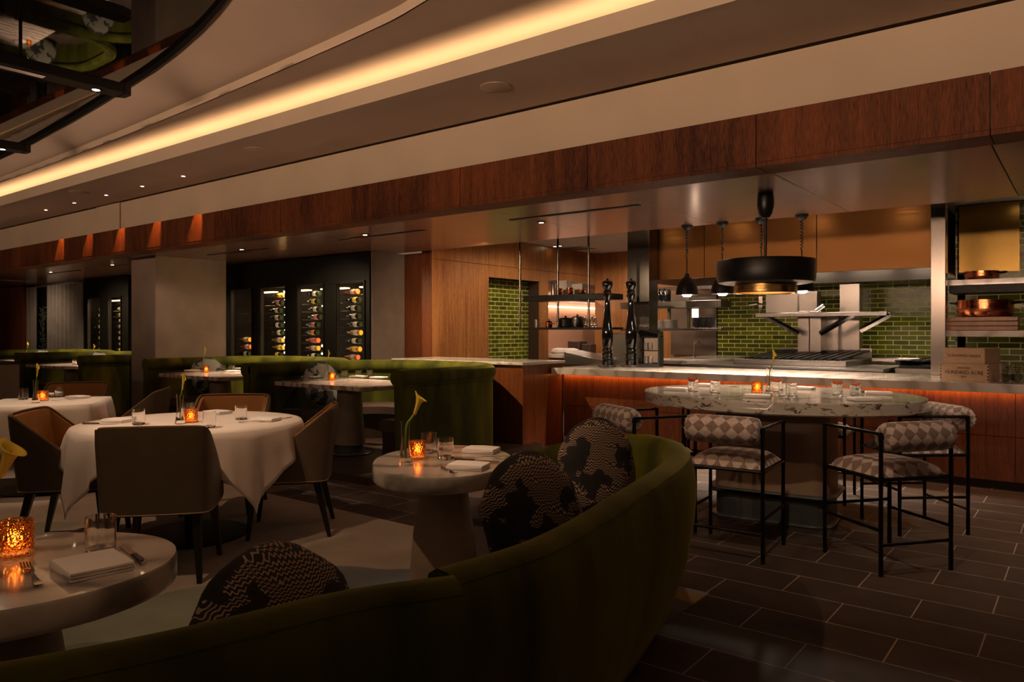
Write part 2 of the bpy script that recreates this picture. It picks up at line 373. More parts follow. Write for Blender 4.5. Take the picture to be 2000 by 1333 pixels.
T['pillow_g'] = squiggle('grey_embroidered_pillow', (.02, .022, .022), (.05, .05, .048), (.50, .46, .40), .2, 1.0)
# ------------------------------------------------------------ the setting
XL, XR = -24.0, 4.5
HP = 2.47
struct('floor', MB().bx(XL, XR, -4, 14, -.1, 0), T['floor'])
tag(MB().bx(XL, -1.55, -4, 3.65, 0, .006).build('carpet', T['carpet']), 'pale wall-to-wall carpet with soft green and blue watercolour shapes', 'carpet', kind='structure')
struct('wall_left', MB().bx(XL-.1, XL, -4, 14, 0, 4), T['greywall'])
struct('wall_right', MB().bx(XR, XR+.1, -4, 14, 0, 2.5), T['walnut'])
struct('wall_front', MB().bx(XL, XR, -4.1, -4, 0, 2.5), T['greywall'])
# back wall of the dining room, left of and behind the wine cabinets
struct('wall_back', MB().bx(XL, -16.95, 7.3, 7.4, 0, HP).bx(-14.9, -11.65, 7.3, 7.4, 0, HP), T['greywall'])
struct('wall_side', MB().bx(-8.0, -7.88, 6.99, 7.61, 0, HP), T['greywall'])
m = MB().bx(-8.0, -7.345, 7.61, 7.75, 0, HP)
struct('wall_return', m, T['walnut'])
# kitchen left wall: separate veneer panels with open joints on a dark core
m = MB(); g = .006; XK = -7.34
def wp(y0, y1, z0, z1): m.bx(XK-.02, XK, y0+g/2, y1-g/2, z0+g/2, z1-g/2)
wp(7.62, 8.88, 0, 2.38); wp(7.62, 8.88, 2.38, 2.81)
wp(8.88, 10.22, 2.19, 2.38); wp(8.88, 9.55, 2.38, 2.81); wp(9.55, 10.22, 2.38, 2.81)
wp(10.22, 10.48, 0, 2.38); wp(10.22, 10.48, 2.38, 2.81)
for y0, y1 in ((10.48, 11.3), (11.3, 12.2), (12.2, 13.1), (13.1, 14)): wp(y0, y1, 2.24, 2.38); wp(y0, y1, 2.38, 2.81); wp(y0, y1, 0, .90)
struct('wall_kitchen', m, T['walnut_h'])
m = MB().bx(XK-.2, XK-.02, 7.62, 8.87, 0, 2.81).bx(XK-.24, XK-.02, 8.87, 10.23, 2.20, 2.81).bx(XK-.24, XK-.02, 10.23, 10.47, 0, 2.81).bx(XK-.6, XK-.02, 10.47, 14, 2.25, 2.81).bx(XK-.6, XK-.02, 10.47, 14, 0, .90)
struct('trim_1', m, T['darkwood'])
struct('wall_recess', MB().bx(XK-.30, XK-.24, 8.8, 10.3, 0, 2.3), T['tile_y'])
struct('wall_alcove', MB().bx(XK-.65, XK-.60, 10.4, 14, .9, 2.3), T['salmon'])
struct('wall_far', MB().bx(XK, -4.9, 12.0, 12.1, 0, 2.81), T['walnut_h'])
struct('wall_tiled', MB().bx(-4.9, -1.22, 11.9, 12.1, 0, 2.81), T['tile_x'])
struct('wall_tiled_right', MB().bx(-1.22, XR, 10.0, 10.1, 0, 2.81).bx(-1.24, -1.14, 10.0, 11.9, 0, 2.81), T['tile_x'])
struct('ceiling_kitchen', MB().bx(-8, XR, 7.46, 14, 2.81, 2.86), T['whiteceil'])
# column
struct('column', MB().bx(-11.66, -10.92, 5.48, 6.62, 0, HP), T['column'])
# bronze panel ceiling
m = MB(); seams = [-1.78-1.31*k for k in range(-5, 17)][::-1]
seams = [XL]+[x for x in seams if XL < x < XR]+[XR]
for a, b_ in zip(seams, seams[1:]): m.bx(a+.004, b_-.004, 5.14, 7.44, HP, HP+.02)
struct('ceiling', m, T['panel'])
struct('ceiling_backing', MB().bx(XL, XR, 5.16, 7.44, HP+.02, HP+.30), T['blackpaint'])
# walnut beam with separate panels, cream fascia over it
m = MB()
for a, b_ in zip(seams, seams[1:]): m.bx(a+.003+.03, b_-.003+.03, 4.89, 4.92, HP-.0, 2.79)
for a, b_ in zip(seams, seams[1:]): m.bx(a+.003+.03, b_-.003+.03, 4.895, 5.16, HP-.03, HP-.0005)
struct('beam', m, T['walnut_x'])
struct('beam_core', MB().bx(XL, XR, 4.92, 5.14, HP+.02, 2.785), T['darkwood'])
struct('wall_fascia', MB().bx(XL, XR, 4.985, 5.12, 2.787, 3.19).bx(-11.66, -10.92, 4.965, 4.985, 2.795, 3.19), T['plaster'])
struct('ceiling_strip', MB().bx(XL, XR, 4.06, 4.95, 3.2, 3.23).bx(XL, XR, 4.93, 5.12, 3.24, 3.27).bx(XL, XR, 4.45, 4.5, 3.23, 3.52), T['ceil'])
struct('trim_2', MB().bx(XL, XR, 4.055, 4.085, 3.199, 3.335), T['plaster'])
struct('added_cove_liner', MB().bx(XL, XR, 4.09, 4.44, 3.231, 3.236).bx(XL, XR, 4.44, 4.449, 3.231, 3.499), T['blackpaint'])  # added black lining of the trough, keeps its glow out of the mirror ceiling
C1 = [(XL, 4.0), (-18, 4.0), (-12.4, 3.97), (-9, 3.88), (-6.56, 3.76), (-4.21, 3.60), (-3.4, 3.48), (-2, 3.15), (0, 2.4), (2, 1.2), (XR, -.6)]
C2 = [(XL, 3.93), (-18, 3.93), (-12.1, 3.84), (-9.8, 3.71), (-7.78, 3.52), (-6.31, 3.33), (-4.9, 3.0), (-3.5, 2.45), (-1.8, 1.4), (0, 0), (1.5, -2)]
c1 = catmull([(x, y, 0) for x, y in C1], 10); c2 = catmull([(x, y, 0) for x, y in C2], 10)
def yat(c, x):
    for p, q in zip(c, c[1:]):
        if p.x <= x <= q.x: return p.y+(q.y-p.y)*(x-p.x)/max(q.x-p.x, 1e-6)
    return c[-1].y if x > c[-1].x else c[0].y
m = MB(); xs = [XL+(XR-XL)*i/140 for i in range(141)]
m.loft([[(x, 4.46, 3.5), (x, yat(c1, x), 3.5), (x, yat(c1, x), 3.52), (x, 4.46, 3.52)] for x in xs])
struct('ceiling_cove', m, T['ceil'])
m = MB(); rings = []
n = len(c1)
for k in range(n):
    p, q = c1[k], c2[k]; ring = []
    for j in range(13):
        t = j/12; ring.append((p.x+(q.x-p.x)*t, p.y+(q.y-p.y)*t, 3.575+.185*t**1.7))
    rings.append(ring)
vs = [v for r_ in rings for v in r_]; fs = []
for k in range(n-1):
    for j in range(12): fs.append((k*13+j, (k+1)*13+j, (k+1)*13+j+1, k*13+j+1))
m.add(vs, fs); struct('ceiling_curve', m, T['ceil'])
m = MB(); m.loft([[(p.x, p.y, 3.5), (p.x, p.y+.012, 3.5), (p.x, p.y+.012, 3.6), (p.x, p.y, 3.6)] for p in c1]); struct('trim_3', m, T['plaster'])
m = MB(); m.loft([[(p.x, p.y-.014, 3.745), (p.x, p.y, 3.745), (p.x, p.y, 3.8), (p.x, p.y-.014, 3.8)] for p in c2]); struct('trim_4', m, T['blackpaint'])
struct('ceiling_mirror', MB().bx(XL, XR, -4, 5.2, 3.8, 3.85), T['blackgloss'])
# booth platform
struct('trim_5', MB().bx(-17.2, -4.98, 4.38, 6.98, 0, .07), T['darkwood'])
# pony wall with stone cap
t = thing('half_wall', 'low walnut wall with a stone cap at the end of the bar', 'partition')
MB().bx(-7.2, -5.09, 6.76, 7.58, 0, .965).build('wood_panel', T['walnut'], t)
MB().bx(-7.22, -5.07, 6.735, 7.6, .965, .998).build('stone_cap', T['counter'], t, bevel=.004)

# bar counter
t = thing('bar_counter', 'long walnut bar counter with a grey stone top and an orange glow under its edge', 'counter')
MB().bx(-5.06, XR-.2, 7.28, 8.52, .845, .92).build('stone_top', T['counter'], t, bevel=.004)
m = MB()
x = -5.06
while x < 3.4:
    m.bx(x+.002, x+.758, 7.55, 7.60, .46, .845); m.bx(x+.002, x+.758, 7.55, 7.60, .08, .455); x += .76
m.build('front_panel', T['walnut'], t)
MB().bx(-5.06, XR-.2, 7.60, 8.3, .06, .845).bx(-5.06, XR-.2, 7.66, 8.3, 0, .06).build('carcass', T['darkwood'], t)
MB().bx(-5.05, XR-.22, 7.49, 7.51, .835, .844).build('light_strip', T['strip'], t)

# ------------------------------------------------------------ ceiling fittings
def ceiling_disc(nm, x, y, z, r, label, cat, lit=True, group=None, mat='blackmetal'):
    t = thing(nm, label, cat, (x, y, z), group=group)
    MB().lathe([(r*.8, 0), (r, -.002), (r, -.007), (r*.72, -.009), (r*.68, -.002)], 24, cap=True).build('trim_ring', T[mat], t)
    if lit: MB().lathe([(1e-4, -.010), (r*.5, -.010), (r*.5, -.0085), (1e-4, -.0085)], 16).build('lens', T['bulb'], t)
    return t
ordn = ['first', 'second', 'third', 'fourth', 'fifth', 'sixth', 'seventh', 'eighth', 'ninth', 'tenth', 'eleventh', 'twelfth']
wash = [(-8.5, 'nearest'), (-9.5, 'second nearest'), (-10.5, 'middle'), (-11.5, 'second farthest'), (-12.5, 'farthest')]
for x, wd in wash:
    ceiling_disc('downlight', x, 4.6, 3.2, .034, f'small recessed downlight in the flat ceiling strip, {wd} of the five', 'downlight', group='downlights along the curved ceiling', mat='ceil')
    spot('beam_wash_light', (x-.05, 4.72, 3.17), (x-.27, 4.93, 2.50), 42, 30, .6, (1, .40, .13), .01)
for x, y, wd in ((-3.55, 4.38, 'nearest'), (-6.7, 4.4, 'middle'), (-10.6, 4.3, 'farthest')):
    o = MB().lathe([(.12, 0), (.12, -.004), (.11, -.006), (1e-4, -.006)], 32).build('ceiling_speaker', T['ceil'], loc=(x, y, 3.2))
    tag(o, f'round flush speaker grille in the flat ceiling strip, {wd} of three', 'ceiling speaker', 'flush ceiling speakers')
for i, x0 in enumerate((-4.6, -7.25, -10.2, -13.1, -16)):
    o = MB().bx(x0, x0+1.45, 5.88, 5.93, HP-.006, HP).build('air_slot', T['blackpaint'])
    tag(o, f'black linear air slot in the bronze ceiling, {ordn[i]} from the right', 'air vent', 'linear air slots')
for i, (x, y) in enumerate(((-4.43, 6.2), (-6.6, 5.75), (-9.1, 5.75), (-12.9, 5.75), (-15.4, 5.75))):
    ceiling_disc('downlight', x, y, HP, .045, f'recessed round downlight in the bronze ceiling, {ordn[i]} from the right', 'downlight', group='downlights in the bronze ceiling')
# hanging black track bars under the mirror ceiling
for i, (x, y1) in enumerate(((-6.72, 3.08), (-9.75, 3.36))):
    wd = ('nearer', 'farther')[i]
    t = thing('track_bar', f'long black ceiling bar with a recessed spotlight at its end, {wd} of the two', 'track light', (x, y1, 3.42))
    MB().bx(-.09, .09, -5.5, -.02, 0, .09).prism([(.09, -.02), (.06, .05), (-.06, .05), (-.09, -.02)], 0, .09).build('bar', T['blackpaint'], t, bevel=.008)
    MB().bx(-.035, .035, -5.2, -.62, -.003, .0).build('slot', T['blackgloss'], t)
    l = MB().lathe([(.055, 0), (.055, -.006), (.035, -.006), (.03, 0)], 20, (0, -.22, 0)).build('lamp_rim', T['blackmetal'], t)
    MB().lathe([(1e-4, -.004), (.028, -.004), (.028, -.001), (1e-4, -.001)], 16, (0, -.22, 0)).build('lens', T['bulb_s'], l)
    MB().bx(-.01, .01, -3, -2.98, .09, .38).bx(-.01, .01, -.8, -.78, .09, .38).build('hanger', T['blackpaint'], t)
# ------------------------------------------------------------ kitchen behind the bar
def onx(px, Y): a = (px-1000)/1457; return Y/(a*.613+.790)*(a*.790-.613)
def onz(px, py, Y): a = (px-1000)/1457; return EYE+(648-py)/1457*Y/(a*.613+.790)
CT = .92
# extraction hood: gold front, steel underside and rear canopy
t = thing('extraction_hood', 'huge extraction hood with a brushed gold front above the grill', 'hood')
m = MB()
for a, b_ in ((-5.12, -4.02), (-4.01, -2.60), (-2.59, -1.34)): m.bx(a, b_, 9.3, 9.34, 2.06, 2.81)
m.build('gold_front', T['gold'], t)
MB().bx(-5.12, -5.08, 9.34, 11.88, 2.06, 2.81).build('side_panel', T['gold'], t); MB().bx(-1.38, -1.34, 9.34, 11.88, 2.06, 2.81).build('side_panel', T['gold'], t)
MB().bx(-5.08, -1.38, 9.34, 11.3, 2.30, 2.33).bx(-5.08, -1.38, 9.34, 9.37, 2.06, 2.30).build('soffit', T['steel'], t)
MB().bx(-5.08, -1.38, 11.1, 11.85, 2.04, 2.12).bx(-5.08, -1.38, 11.1, 11.13, 2.12, 2.3).build('rear_canopy', T['steel'], t)
for x in (-4.5, -3.4, -2.6, -1.8):
    MB().bx(x-.25, x+.25, 10.0, 10.15, 2.28, 2.298).build('hood_lamp', emit('hood_lamp', (1, .8, .6), 2.5), t)
    area('hood_light', (x, 10.2, 2.27), (x, 10.6, 0), .5, .15, 6.5, KIT, 130)
for x in (-4.7, -3.7, -2.7, -1.7):
    spot('hood_wash_light', (x, 8.7, 2.76), (x, 9.3, 2.3), 1.2, 110, .9, (1, .70, .42), .05)
# steel posts
def post(x0, x1, y0, y1, lab):
    o = MB().bx(x0, x1, y0, y1, CT, 2.81).build('steel_post', T['steel_v'], bevel=.004); tag(o, lab, 'post')
post(-4.99, -4.66, 9.0, 9.25, 'wide polished steel post behind the two pepper mills')
post(-1.25, -1.12, 8.36, 8.5, 'slim polished steel post at the left end of the right-hand shelves')
# grill range
t = thing('grill_range', 'wide stainless steel charcoal grill under the gold hood', 'grill')
xs0g = onx(1745, 9.3); x0, x1 = onx(1335, 9.0), min(onx(1738, 9.0), xs0g-.05)
MB().bx(x0, min(x1, xs0g-.02), 9.0, 11.2, 0, .90).build('body', T['steel'], t, bevel=.006)
MB().bx(x0-.02, x1+.02, 8.96, 11.2, .90, .935).build('front_ledge', T['steel'], t, bevel=.006)
MB().bx(x0+.55, x1-.45, 9.3, 11.1, .935, 1.0).build('fire_tray', T['steel'], t, bevel=.006)
m = MB(); x = x0+.65
while x < x1-.55: m.add([(x,9.42,1.0),(x+.06,9.42,1.0),(x+.06,10.9,1.07),(x,10.9,1.07),(x,9.42,1.02),(x+.06,9.42,1.02),(x+.06,10.9,1.10),(x,10.9,1.10)], [(0,3,2,1),(4,5,6,7),(0,1,5,4),(1,2,6,5),(2,3,7,6),(3,0,4,7)]); x += .10
m.build('grate', T['blackmetal'], t)
MB().bx(x0+.62, x1-.52, 10.92, 10.96, 1.0, 1.12).build('rear_rail', T['steel'], t)
# lifting towers and bracket shelf over the grill
t = thing('grill_tower', 'stainless steel tower with triangular bracket shelves behind the grill', 'grill tower')
Y = 10.5
def px_box(m, a, b_, ya, yb, Y0, Y1): m.bx(onx(a, Y0), onx(b_, Y0), Y0, Y1, onz((a+b_)/2, yb, Y0), onz((a+b_)/2, ya, Y0))
m = MB(); px_box(m, 1558, 1580.5, 608, 693, Y, Y+.3); px_box(m, 1581.5, 1604, 608, 693, Y, Y+.3); m.build('column', T['steel'], t, bevel=.004)
m = MB(); px_box(m, 1496, 1558, 569, 611, Y+.05, Y+.35); m.build('cabinet', T['steel'], t, bevel=.004)
m = MB(); px_box(m, 1559, 1596, 570, 608, Y+.1, Y+.3); m.build('upper_column', T['steel'], t, bevel=.004)
m = MB(); px_box(m, 1640, 1679, 555, 692, Y+.4, Y+.6); m.build('rear_column', T['steel'], t, bevel=.004)
m = MB(); px_box(m, 1612, 1638, 618, 692, Y+.3, Y+.5); m.build('middle_column', T['steel'], t, bevel=.004)
zs = onz(1600, 612, Y)
MB().bx(onx(1494, Y), onx(1744, Y), Y-.35, Y+.6, zs-.02, zs).bx(onx(1494, Y), onx(1744, Y), Y-.37, Y-.35, zs-.05, zs).build('shelf', T['steel'], t, bevel=.003)
for pa, pb in (((1496, 618), (1560, 652)), ((1668, 614), (1602, 652)), ((1740, 614), (1680, 646))):
    for yy in (Y-.2,):
        pA = (onx(pa[0], yy), yy, onz(*pa, yy)); pB = (onx(pb[0], yy), yy, onz(*pb, yy))
        MB().tube([pA, pB], .035, 4).build('brace', T['steel'], t)
o = MB().tube([(onx(1595, Y-.1), Y-.1, zs+.03), (onx(1610, Y-.1), Y-.1, zs+.10)], .03, 10).build('clamp_handle', T['chrome'], t)
# tap on wall by the tower
t = thing('wall_tap', 'small chrome tap on the green tiles left of the steel tower', 'tap')
Yt = 11.88; xt, zt = onx(1487, Yt), onz(1487, 594, Yt)
MB().bx(xt-.03, xt+.03, Yt-.03, Yt, zt-.12, zt+.12).build('plate', T['chrome'], t)
MB().tube([(xt, Yt-.03, zt), (xt-.02, Yt-.15, zt), (xt-.14, Yt-.18, zt-.02)], .016, 8).build('spout', T['chrome'], t)
# left worktop run and sink tap
t = thing('kitchen_worktop', 'pale stone worktop running back from the black oven into the kitchen', 'worktop')
MB().bx(-5.1, -4.35, 9.5, 11.85, .90, .95).build('slab', T['counter'], t, bevel=.004)
MB().bx(-5.08, -4.38, 9.52, 11.83, .0, .90).build('cabinet', T['steel'], t)
t = thing('gooseneck_tap', 'slim chrome gooseneck tap on the rear stone worktop', 'tap', (onx(1356, 10.9), 10.9, .95))
pts = [(0, 0, 0), (0, 0, .20)]+[(.05-.05*math.cos(R(a)), 0, .20+.05*math.sin(R(a))) for a in range(15, 181, 15)]+[(.10, 0, .16)]
MB().tube(pts, .009, 8).build('spout', T['chrome'], t); MB().lathe([(.022, 0), (.018, .02), (.01, .025)], 14).build('base', T['chrome'], t)
# steel wall sheet and sheet shelf on the far wall
o = MB().bx(-5.75, -4.92, 11.9, 11.98, .95, 2.0).build('steel_wall_sheet', T['steel']); tag(o, 'plain stainless sheet on the wall behind the gooseneck tap', 'wall panel')

def stack_items(make, n, x, y, z, dz, lab, cat, grp, nm):
    first = None
    for k in range(n):
        l = lab.format('topmost' if k == n-1 else ('lowest' if k == 0 else ordn[k]+' from the bottom'))
        if first is None: o = make(); tag(o, l, cat, grp); first = o
        else: o = dup(first, label=l)
        o.location = (x, y, z+k*dz); o.rotation_euler = (0, 0, random.uniform(0, 1)*(1 if dz < .03 else .1))
def plate(r=.13):
    return lambda: MB().lathe([(1e-4, 0), (r*.55, 0), (r*.6, .004), (r, .014), (r*1.0, .017), (r*.58, .008), (1e-4, .006)], 28).build('plate', T['ceramic'])
# hanging shelf over the left of the bar
t = thing('hanging_shelf', 'dark two-tier shelf hanging on three steel rods above the left end of the bar', 'shelf')
XA, XB = -6.15, -4.82; YS = 8.2; z1, z2 = 1.84, 1.405
MB().bx(XA, XB, YS-.02, YS+.38, z1-.075, z1).build('upper_board', T['blackmetal'], t, bevel=.003)
MB().bx(XA, XB, YS-.02, YS+.38, z2-.03, z2).build('lower_board', T['blackmetal'], t, bevel=.003)
for px in (1016, 1090, 1150): MB().tube([(onx(px, YS+.03), YS+.03, z2-.02), (onx(px, YS+.03), YS+.03, 2.81)], .016, 10).build('rod', T['steel_v'], t)
def mug(r=.045, h=.09):
    t = thing('copper_mug', '', 'mug')
    MB().lathe([(1e-4, 0), (r*.8, 0), (r, .02), (r*1.02, h), (r*.95, h), (r*.9, .02), (1e-4, .006)], 24).build('cup', T['copper'], t)
    MB().tube([(r*math.cos(0)+.035*math.sin(R(a))*1, 0, h*.5+.03*math.cos(R(a))) for a in range(0, 181, 20)], .004, 6).build('handle', T['copper'], t)
    return t
mg = mug(); P = [(1092, 'left'), (1113, 'middle'), (1136, 'right')]
for i, (px, wd) in enumerate(P):
    lab = f'copper mug on the upper hanging shelf, {wd} of three'
    o = mg if i == 0 else dup(mg)
    o['label'] = lab; o['group'] = 'copper mugs on the hanging shelf'; o.location = (onx(px, YS+.08), YS+.08, z1); o.rotation_euler = (0, 0, -.4)
    if i == 2: o.scale = (1, 1, .7)
for i, (a, b_, yy, h, lab) in enumerate(((1077, 1086, .25, .2, 'tall narrow steel canister on the upper hanging shelf'), (1094, 1113, .27, .20, 'white carton behind the copper mugs on the hanging shelf'), (1122, 1142, .28, .15, 'lower white carton at the right of the hanging shelf'))):
    Yc = YS+yy; nm = 'canister' if i == 0 else 'carton'
    if i == 0: o = MB().lathe([(.04, 0), (.04, h), (.034, h+.01), (1e-4, h+.01)], 20, (onx(1082, Yc), Yc, z1)).build(nm, T['steel'])
    else: o = MB().bx(onx(a, Yc), onx(b_, Yc), Yc-.06, Yc+.06, z1, z1+h).build(nm, T['ceramic'], bevel=.004)
    tag(o, lab, nm)
def pot(nm, r, h, px, dy, lab, mat, zz, cat='pot'):
    t = thing(nm, lab, cat, (onx(px, YS+dy), YS+dy, zz))
    MB().lathe([(1e-4, 0), (r*.9, 0), (r, .012), (r, h), (r*.95, h), (r*.94, .015), (1e-4, .01)], 26).build('body', T[mat], t)
    MB().lathe([(r*.98, h), (r*.6, h+.018), (.012, h+.024), (.016, h+.045), (1e-4, h+.05)], 22).build('lid', T[mat], t)
    for s in (-1, 1): MB().tube([(s*r, -.03, h*.75), (s*(r+.03), -.02, h*.75), (s*(r+.03), .02, h*.75), (s*r, .03, h*.75)], .004, 6).build('handle', T[mat], t)
pot('cooking_pot', .11, .11, 1105, .2, 'wide dark cooking pot on the lower hanging shelf', 'blackmetal', z2)
pot('cooking_pot', .09, .13, 1128, .24, 'steel cooking pot with lid right of the dark pot on the lower hanging shelf', 'steel', z2)
pot('small_pot', .05, .07, 1072, .12, 'small copper pot at the left of the lower hanging shelf', 'copper', z2)
t = thing('steel_beaker', 'steel beaker holding a long spoon at the left end of the lower hanging shelf', 'beaker', (onx(1049, YS+.1), YS+.1, z2))
MB().lathe([(1e-4, 0), (.035, 0), (.037, .11), (.033, .11), (.031, .004), (1e-4, .004)], 20).build('cup', T['steel'], t)
o = MB().tube([(onx(1051, YS+.1), YS+.1, z2+.01), (onx(1066, YS+.1), YS+.12, z2+.25)], .004, 6).build('long_spoon', T['chrome']); tag(o, 'long thin spoon leaning in the steel beaker', 'spoon')
for i, (px, h) in enumerate(((1143, .15), (1150, .17), (1157, .16), (1163, .14))):
    o = MB().lathe([(1e-4, 0), (.024, 0), (.028, .03), (.024, h*.6), (.012, h*.7), (.014, h), (.010, h), (.01, h*.72), (.02, h*.55), (.022, .03), (1e-4, .008)], 18, (onx(px, YS+.06), YS+.06, z2)).build('glass_carafe', T['glass'])
    tag(o, f'small clear glass carafe on the lower hanging shelf, {ordn[i]} from the left of four', 'carafe', 'carafes on the hanging shelf')
# items on the bar behind the mills
t = thing('slanted_tray', 'stainless steel ticket tray with a slanted top at the left of the bar', 'tray')
xa, xb = onx(1106, 8.15), onx(1180, 8.15)
m = MB(); m.add([(xa, 8.1, CT), (xb, 8.1, CT), (xb, 8.5, CT), (xa, 8.5, CT), (xa, 8.1, CT+.16), (xb, 8.1, CT+.07), (xb, 8.5, CT+.09), (xa, 8.5, CT+.18)], [(0,3,2,1),(4,5,6,7),(0,1,5,4),(1,2,6,5),(2,3,7,6),(3,0,4,7)])
m.build('body', T['steel'], t, bevel=.003)
o = thing('alcove_worktop', 'pale worktop inside the lit alcove on the left kitchen wall', 'worktop')
MB().bx(XK-.58, XK+.35, 10.5, 11.95, .903, .95).build('slab', T['counter'], o); MB().bx(XK+.005, XK+.32, 10.52, 11.93, 0, .90).build('base', T['darkwood'], o)
for i, (px, lab) in enumerate(((1128, 'dark square basket on the alcove worktop, left one'), (1150, 'smaller dark square basket on the alcove worktop, right one'))):
    Yc = 11.6; s = (.13, .10)[i]
    o = MB().bx(-s, s, -s, s, 0, 1.7*s).build('basket', T['darkwood'], bevel=.01, loc=(onx(px, Yc), Yc, .95)); tag(o, lab, 'basket', 'baskets in the alcove')
for i, px in enumerate((1085, 1105)):
    Yc = 11.3; o = MB().lathe([(1e-4, 0), (.15, 0), (.19, .03), (.17, .08), (.08, .1), (1e-4, .1)], 20, sx=1, sy=.6).build('folded_towel', T['napkin'], loc=(onx(px, Yc)+.1, Yc, .95))
    tag(o, ('left', 'right')[i]+' white folded towel on the alcove worktop', 'towel', 'towels in the alcove')
o = MB().bx(XK-.55, XK-.50, 10.6, 13.8, 1.80, 1.825).build('led_bar', T['wstrip']); tag(o, 'white light bar across the salmon alcove wall', 'light bar')
area('alcove_light', (XK-.3, 12.0, 2.1), (XK-.35, 12.0, 0), .1, 3.0, 16, (1, .72, .52))
o = MB().bx(XK-.58, XK-.02, 10.5, 13.9, 1.90, 1.94).build('alcove_shelf', T['darkwood']); tag(o, 'dark shelf across the top of the alcove', 'shelf')
# second steel shelf unit
t = thing('steel_shelf_unit', 'stainless steel shelf unit with plates between the post and the green tiles', 'shelf unit')
YB = 10.2; XA2, XB2 = onx(1212, YB), onx(1408, YB); zb1, zb2 = 1.80, 1.40
MB().bx(XA2, XB2, YB, YB+.4, zb1-.10, zb1).build('upper_shelf', T['steel'], t, bevel=.003)
MB().bx(XA2, XB2, YB, YB+.4, zb2-.04, zb2).build('lower_shelf', T['steel'], t, bevel=.003)
for px in (1274, 1306, 1344): MB().bx(onx(px, YB+.3)-.02, onx(px, YB+.3)+.02, YB+.3, YB+.34, zb2, 1.98).build('upright', T['steel'], t)
MB().bx(XA2, XB2, YB+.28, YB+.36, 1.98, 2.03).build('top_rail', T['steel'], t)
for i, (px, n, zz, tier) in enumerate(((1236, 10, zb1, 'upper'), (1256, 9, zb1, 'upper'), (1243, 8, zb2, 'lower'), (1268, 8, zb2, 'lower'), (1290, 8, zb2, 'lower'), (1311, 9, zb2, 'lower'))):
    wd = ('left', 'right', 'first', 'second', 'third', 'fourth')[i]
    stack_items(plate(.11 if i else .10), n, onx(px, YB+.16), YB+.16, zz+.001, .0135, f'white plate in the {wd} stack on the {tier} steel shelf, {{}}', 'plate', f'plates in the {wd} stack on the {tier} steel shelf', 'plate')
def bowl(): return MB().lathe([(1e-4, 0), (.035, 0), (.04, .008), (.075, .045), (.072, .046), (.036, .012), (1e-4, .01)], 24).build('bowl', T['band'])
for i, px in enumerate((1362, 1375, 1388)):
    stack_items(bowl, 6, onx(px, YB+.14), YB+.14, zb2+.001, .022, f'grey bowl in the {("left", "middle", "right")[i]} stack on the lower steel shelf, {{}}', 'bowl', f'grey bowls, {("left", "middle", "right")[i]} stack', 'bowl')
for i, px in enumerate((1290, 1298)):
    o = MB().lathe([(1e-4, 0), (.04, 0), (.045, .12), (.02, .16), (.02, .2), (1e-4, .2)], 18, (onx(px, YB+.2), YB+.2, zb1)).build('bottle', T['blacklacquer']); tag(o, ('left', 'right')[i]+' black bottle between the uprights on the upper steel shelf', 'bottle', 'black bottles on the steel shelf')
t = thing('order_screen', 'small bright white order screen under the upper steel shelf', 'screen', (onx(1358, YB+.02), YB+.02, onz(1358, 612, YB)))
MB().bx(-.055, .055, 0, .02, -.07, .07).build('casing', T['ceramic'], t, bevel=.006); MB().bx(-.048, .048, -.003, 0, -.06, .06).build('display', T['wstrip'], t)
# pepper mills
def mill(x, y, lab):
    t = thing('pepper_mill', lab, 'pepper mill', (x, y, CT+.022), group='giant pepper mills')
    MB().lathe([(1e-4, .0), (.062, 0), (.064, .06), (.058, .066), (.064, .075), (.066, .09), (.058, .105), (.066, .12), (.064, .14), (.052, .155), (.062, .17), (.060, .195), (.050, .21), (.058, .235), (.066, .30), (.070, .37), (.062, .46), (.048, .56), (.038, .66), (.032, .76), (.034, .80), (.052, .83), (.056, .85), (.044, .87)], 36).build('body', T['blacklacquer'], t)
    MB().lathe([(.040, .872), (.050, .885), (.048, .90), (.036, .915), (.060, .95), (.068, .985), (.060, 1.015), (.035, 1.03), (.012, 1.035), (.014, 1.05), (1e-4, 1.06)], 36).build('cap', T['blacklacquer'], t)
    o = MB().lathe([(1e-4, 0), (.10, 0), (.115, .008), (.112, .02), (1e-4, .02)], 36).build('wooden_coaster', T['darkwood'], loc=(x, y, CT+.001)); return o
tag(mill(-4.65, 7.89, 'tall glossy black pepper mill on the bar, left one'), 'dark round wooden coaster under the left pepper mill', 'coaster', 'coasters under the pepper mills')
tag(mill(-4.42, 8.06, 'tall glossy black pepper mill on the bar, right one'), 'dark round wooden coaster under the right pepper mill', 'coaster', 'coasters under the pepper mills')
# oven
o = MB().bx(onx(1207, 8.45), onx(1262, 8.45), 8.32, 8.5, CT, 1.33).build('steel_box', T['steel'], bevel=.004); tag(o, 'plain stainless steel box behind the right pepper mill', 'box')
t = thing('glass_warmer', 'small black food warmer with a lit glass front beside the pepper mills', 'food warmer', (-4.22, 8.18, CT), .25)
MB().bx(-.13, .13, .12, .14, .02, .40).bx(-.13, -.115, -.12, .12, .02, .40).bx(.115, .13, -.12, .12, .02, .40).bx(-.13, .13, -.13, .13, 0, .04).build('body', T['blackpaint'], t)
MB().prism([(-.12, .36), (.14, .36), (.12, .45), (-.06, .45)], -.13, .13, Matrix(((0,0,1,0),(1,0,0,0),(0,1,0,0),(0,0,0,1)))).build('top', T['blackgloss'], t, bevel=.006)
MB().bx(-.105, .105, -.126, -.120, .05, .36).build('door', T['pane'], t); MB().bx(-.112, .112, -.11, .11, .195, .205).build('rack', T['chrome'], t)
MB().bx(-.10, .10, .10, .115, .05, .35).build('back_light', emit('warmer_glow', (1, .62, .36), .1), t)
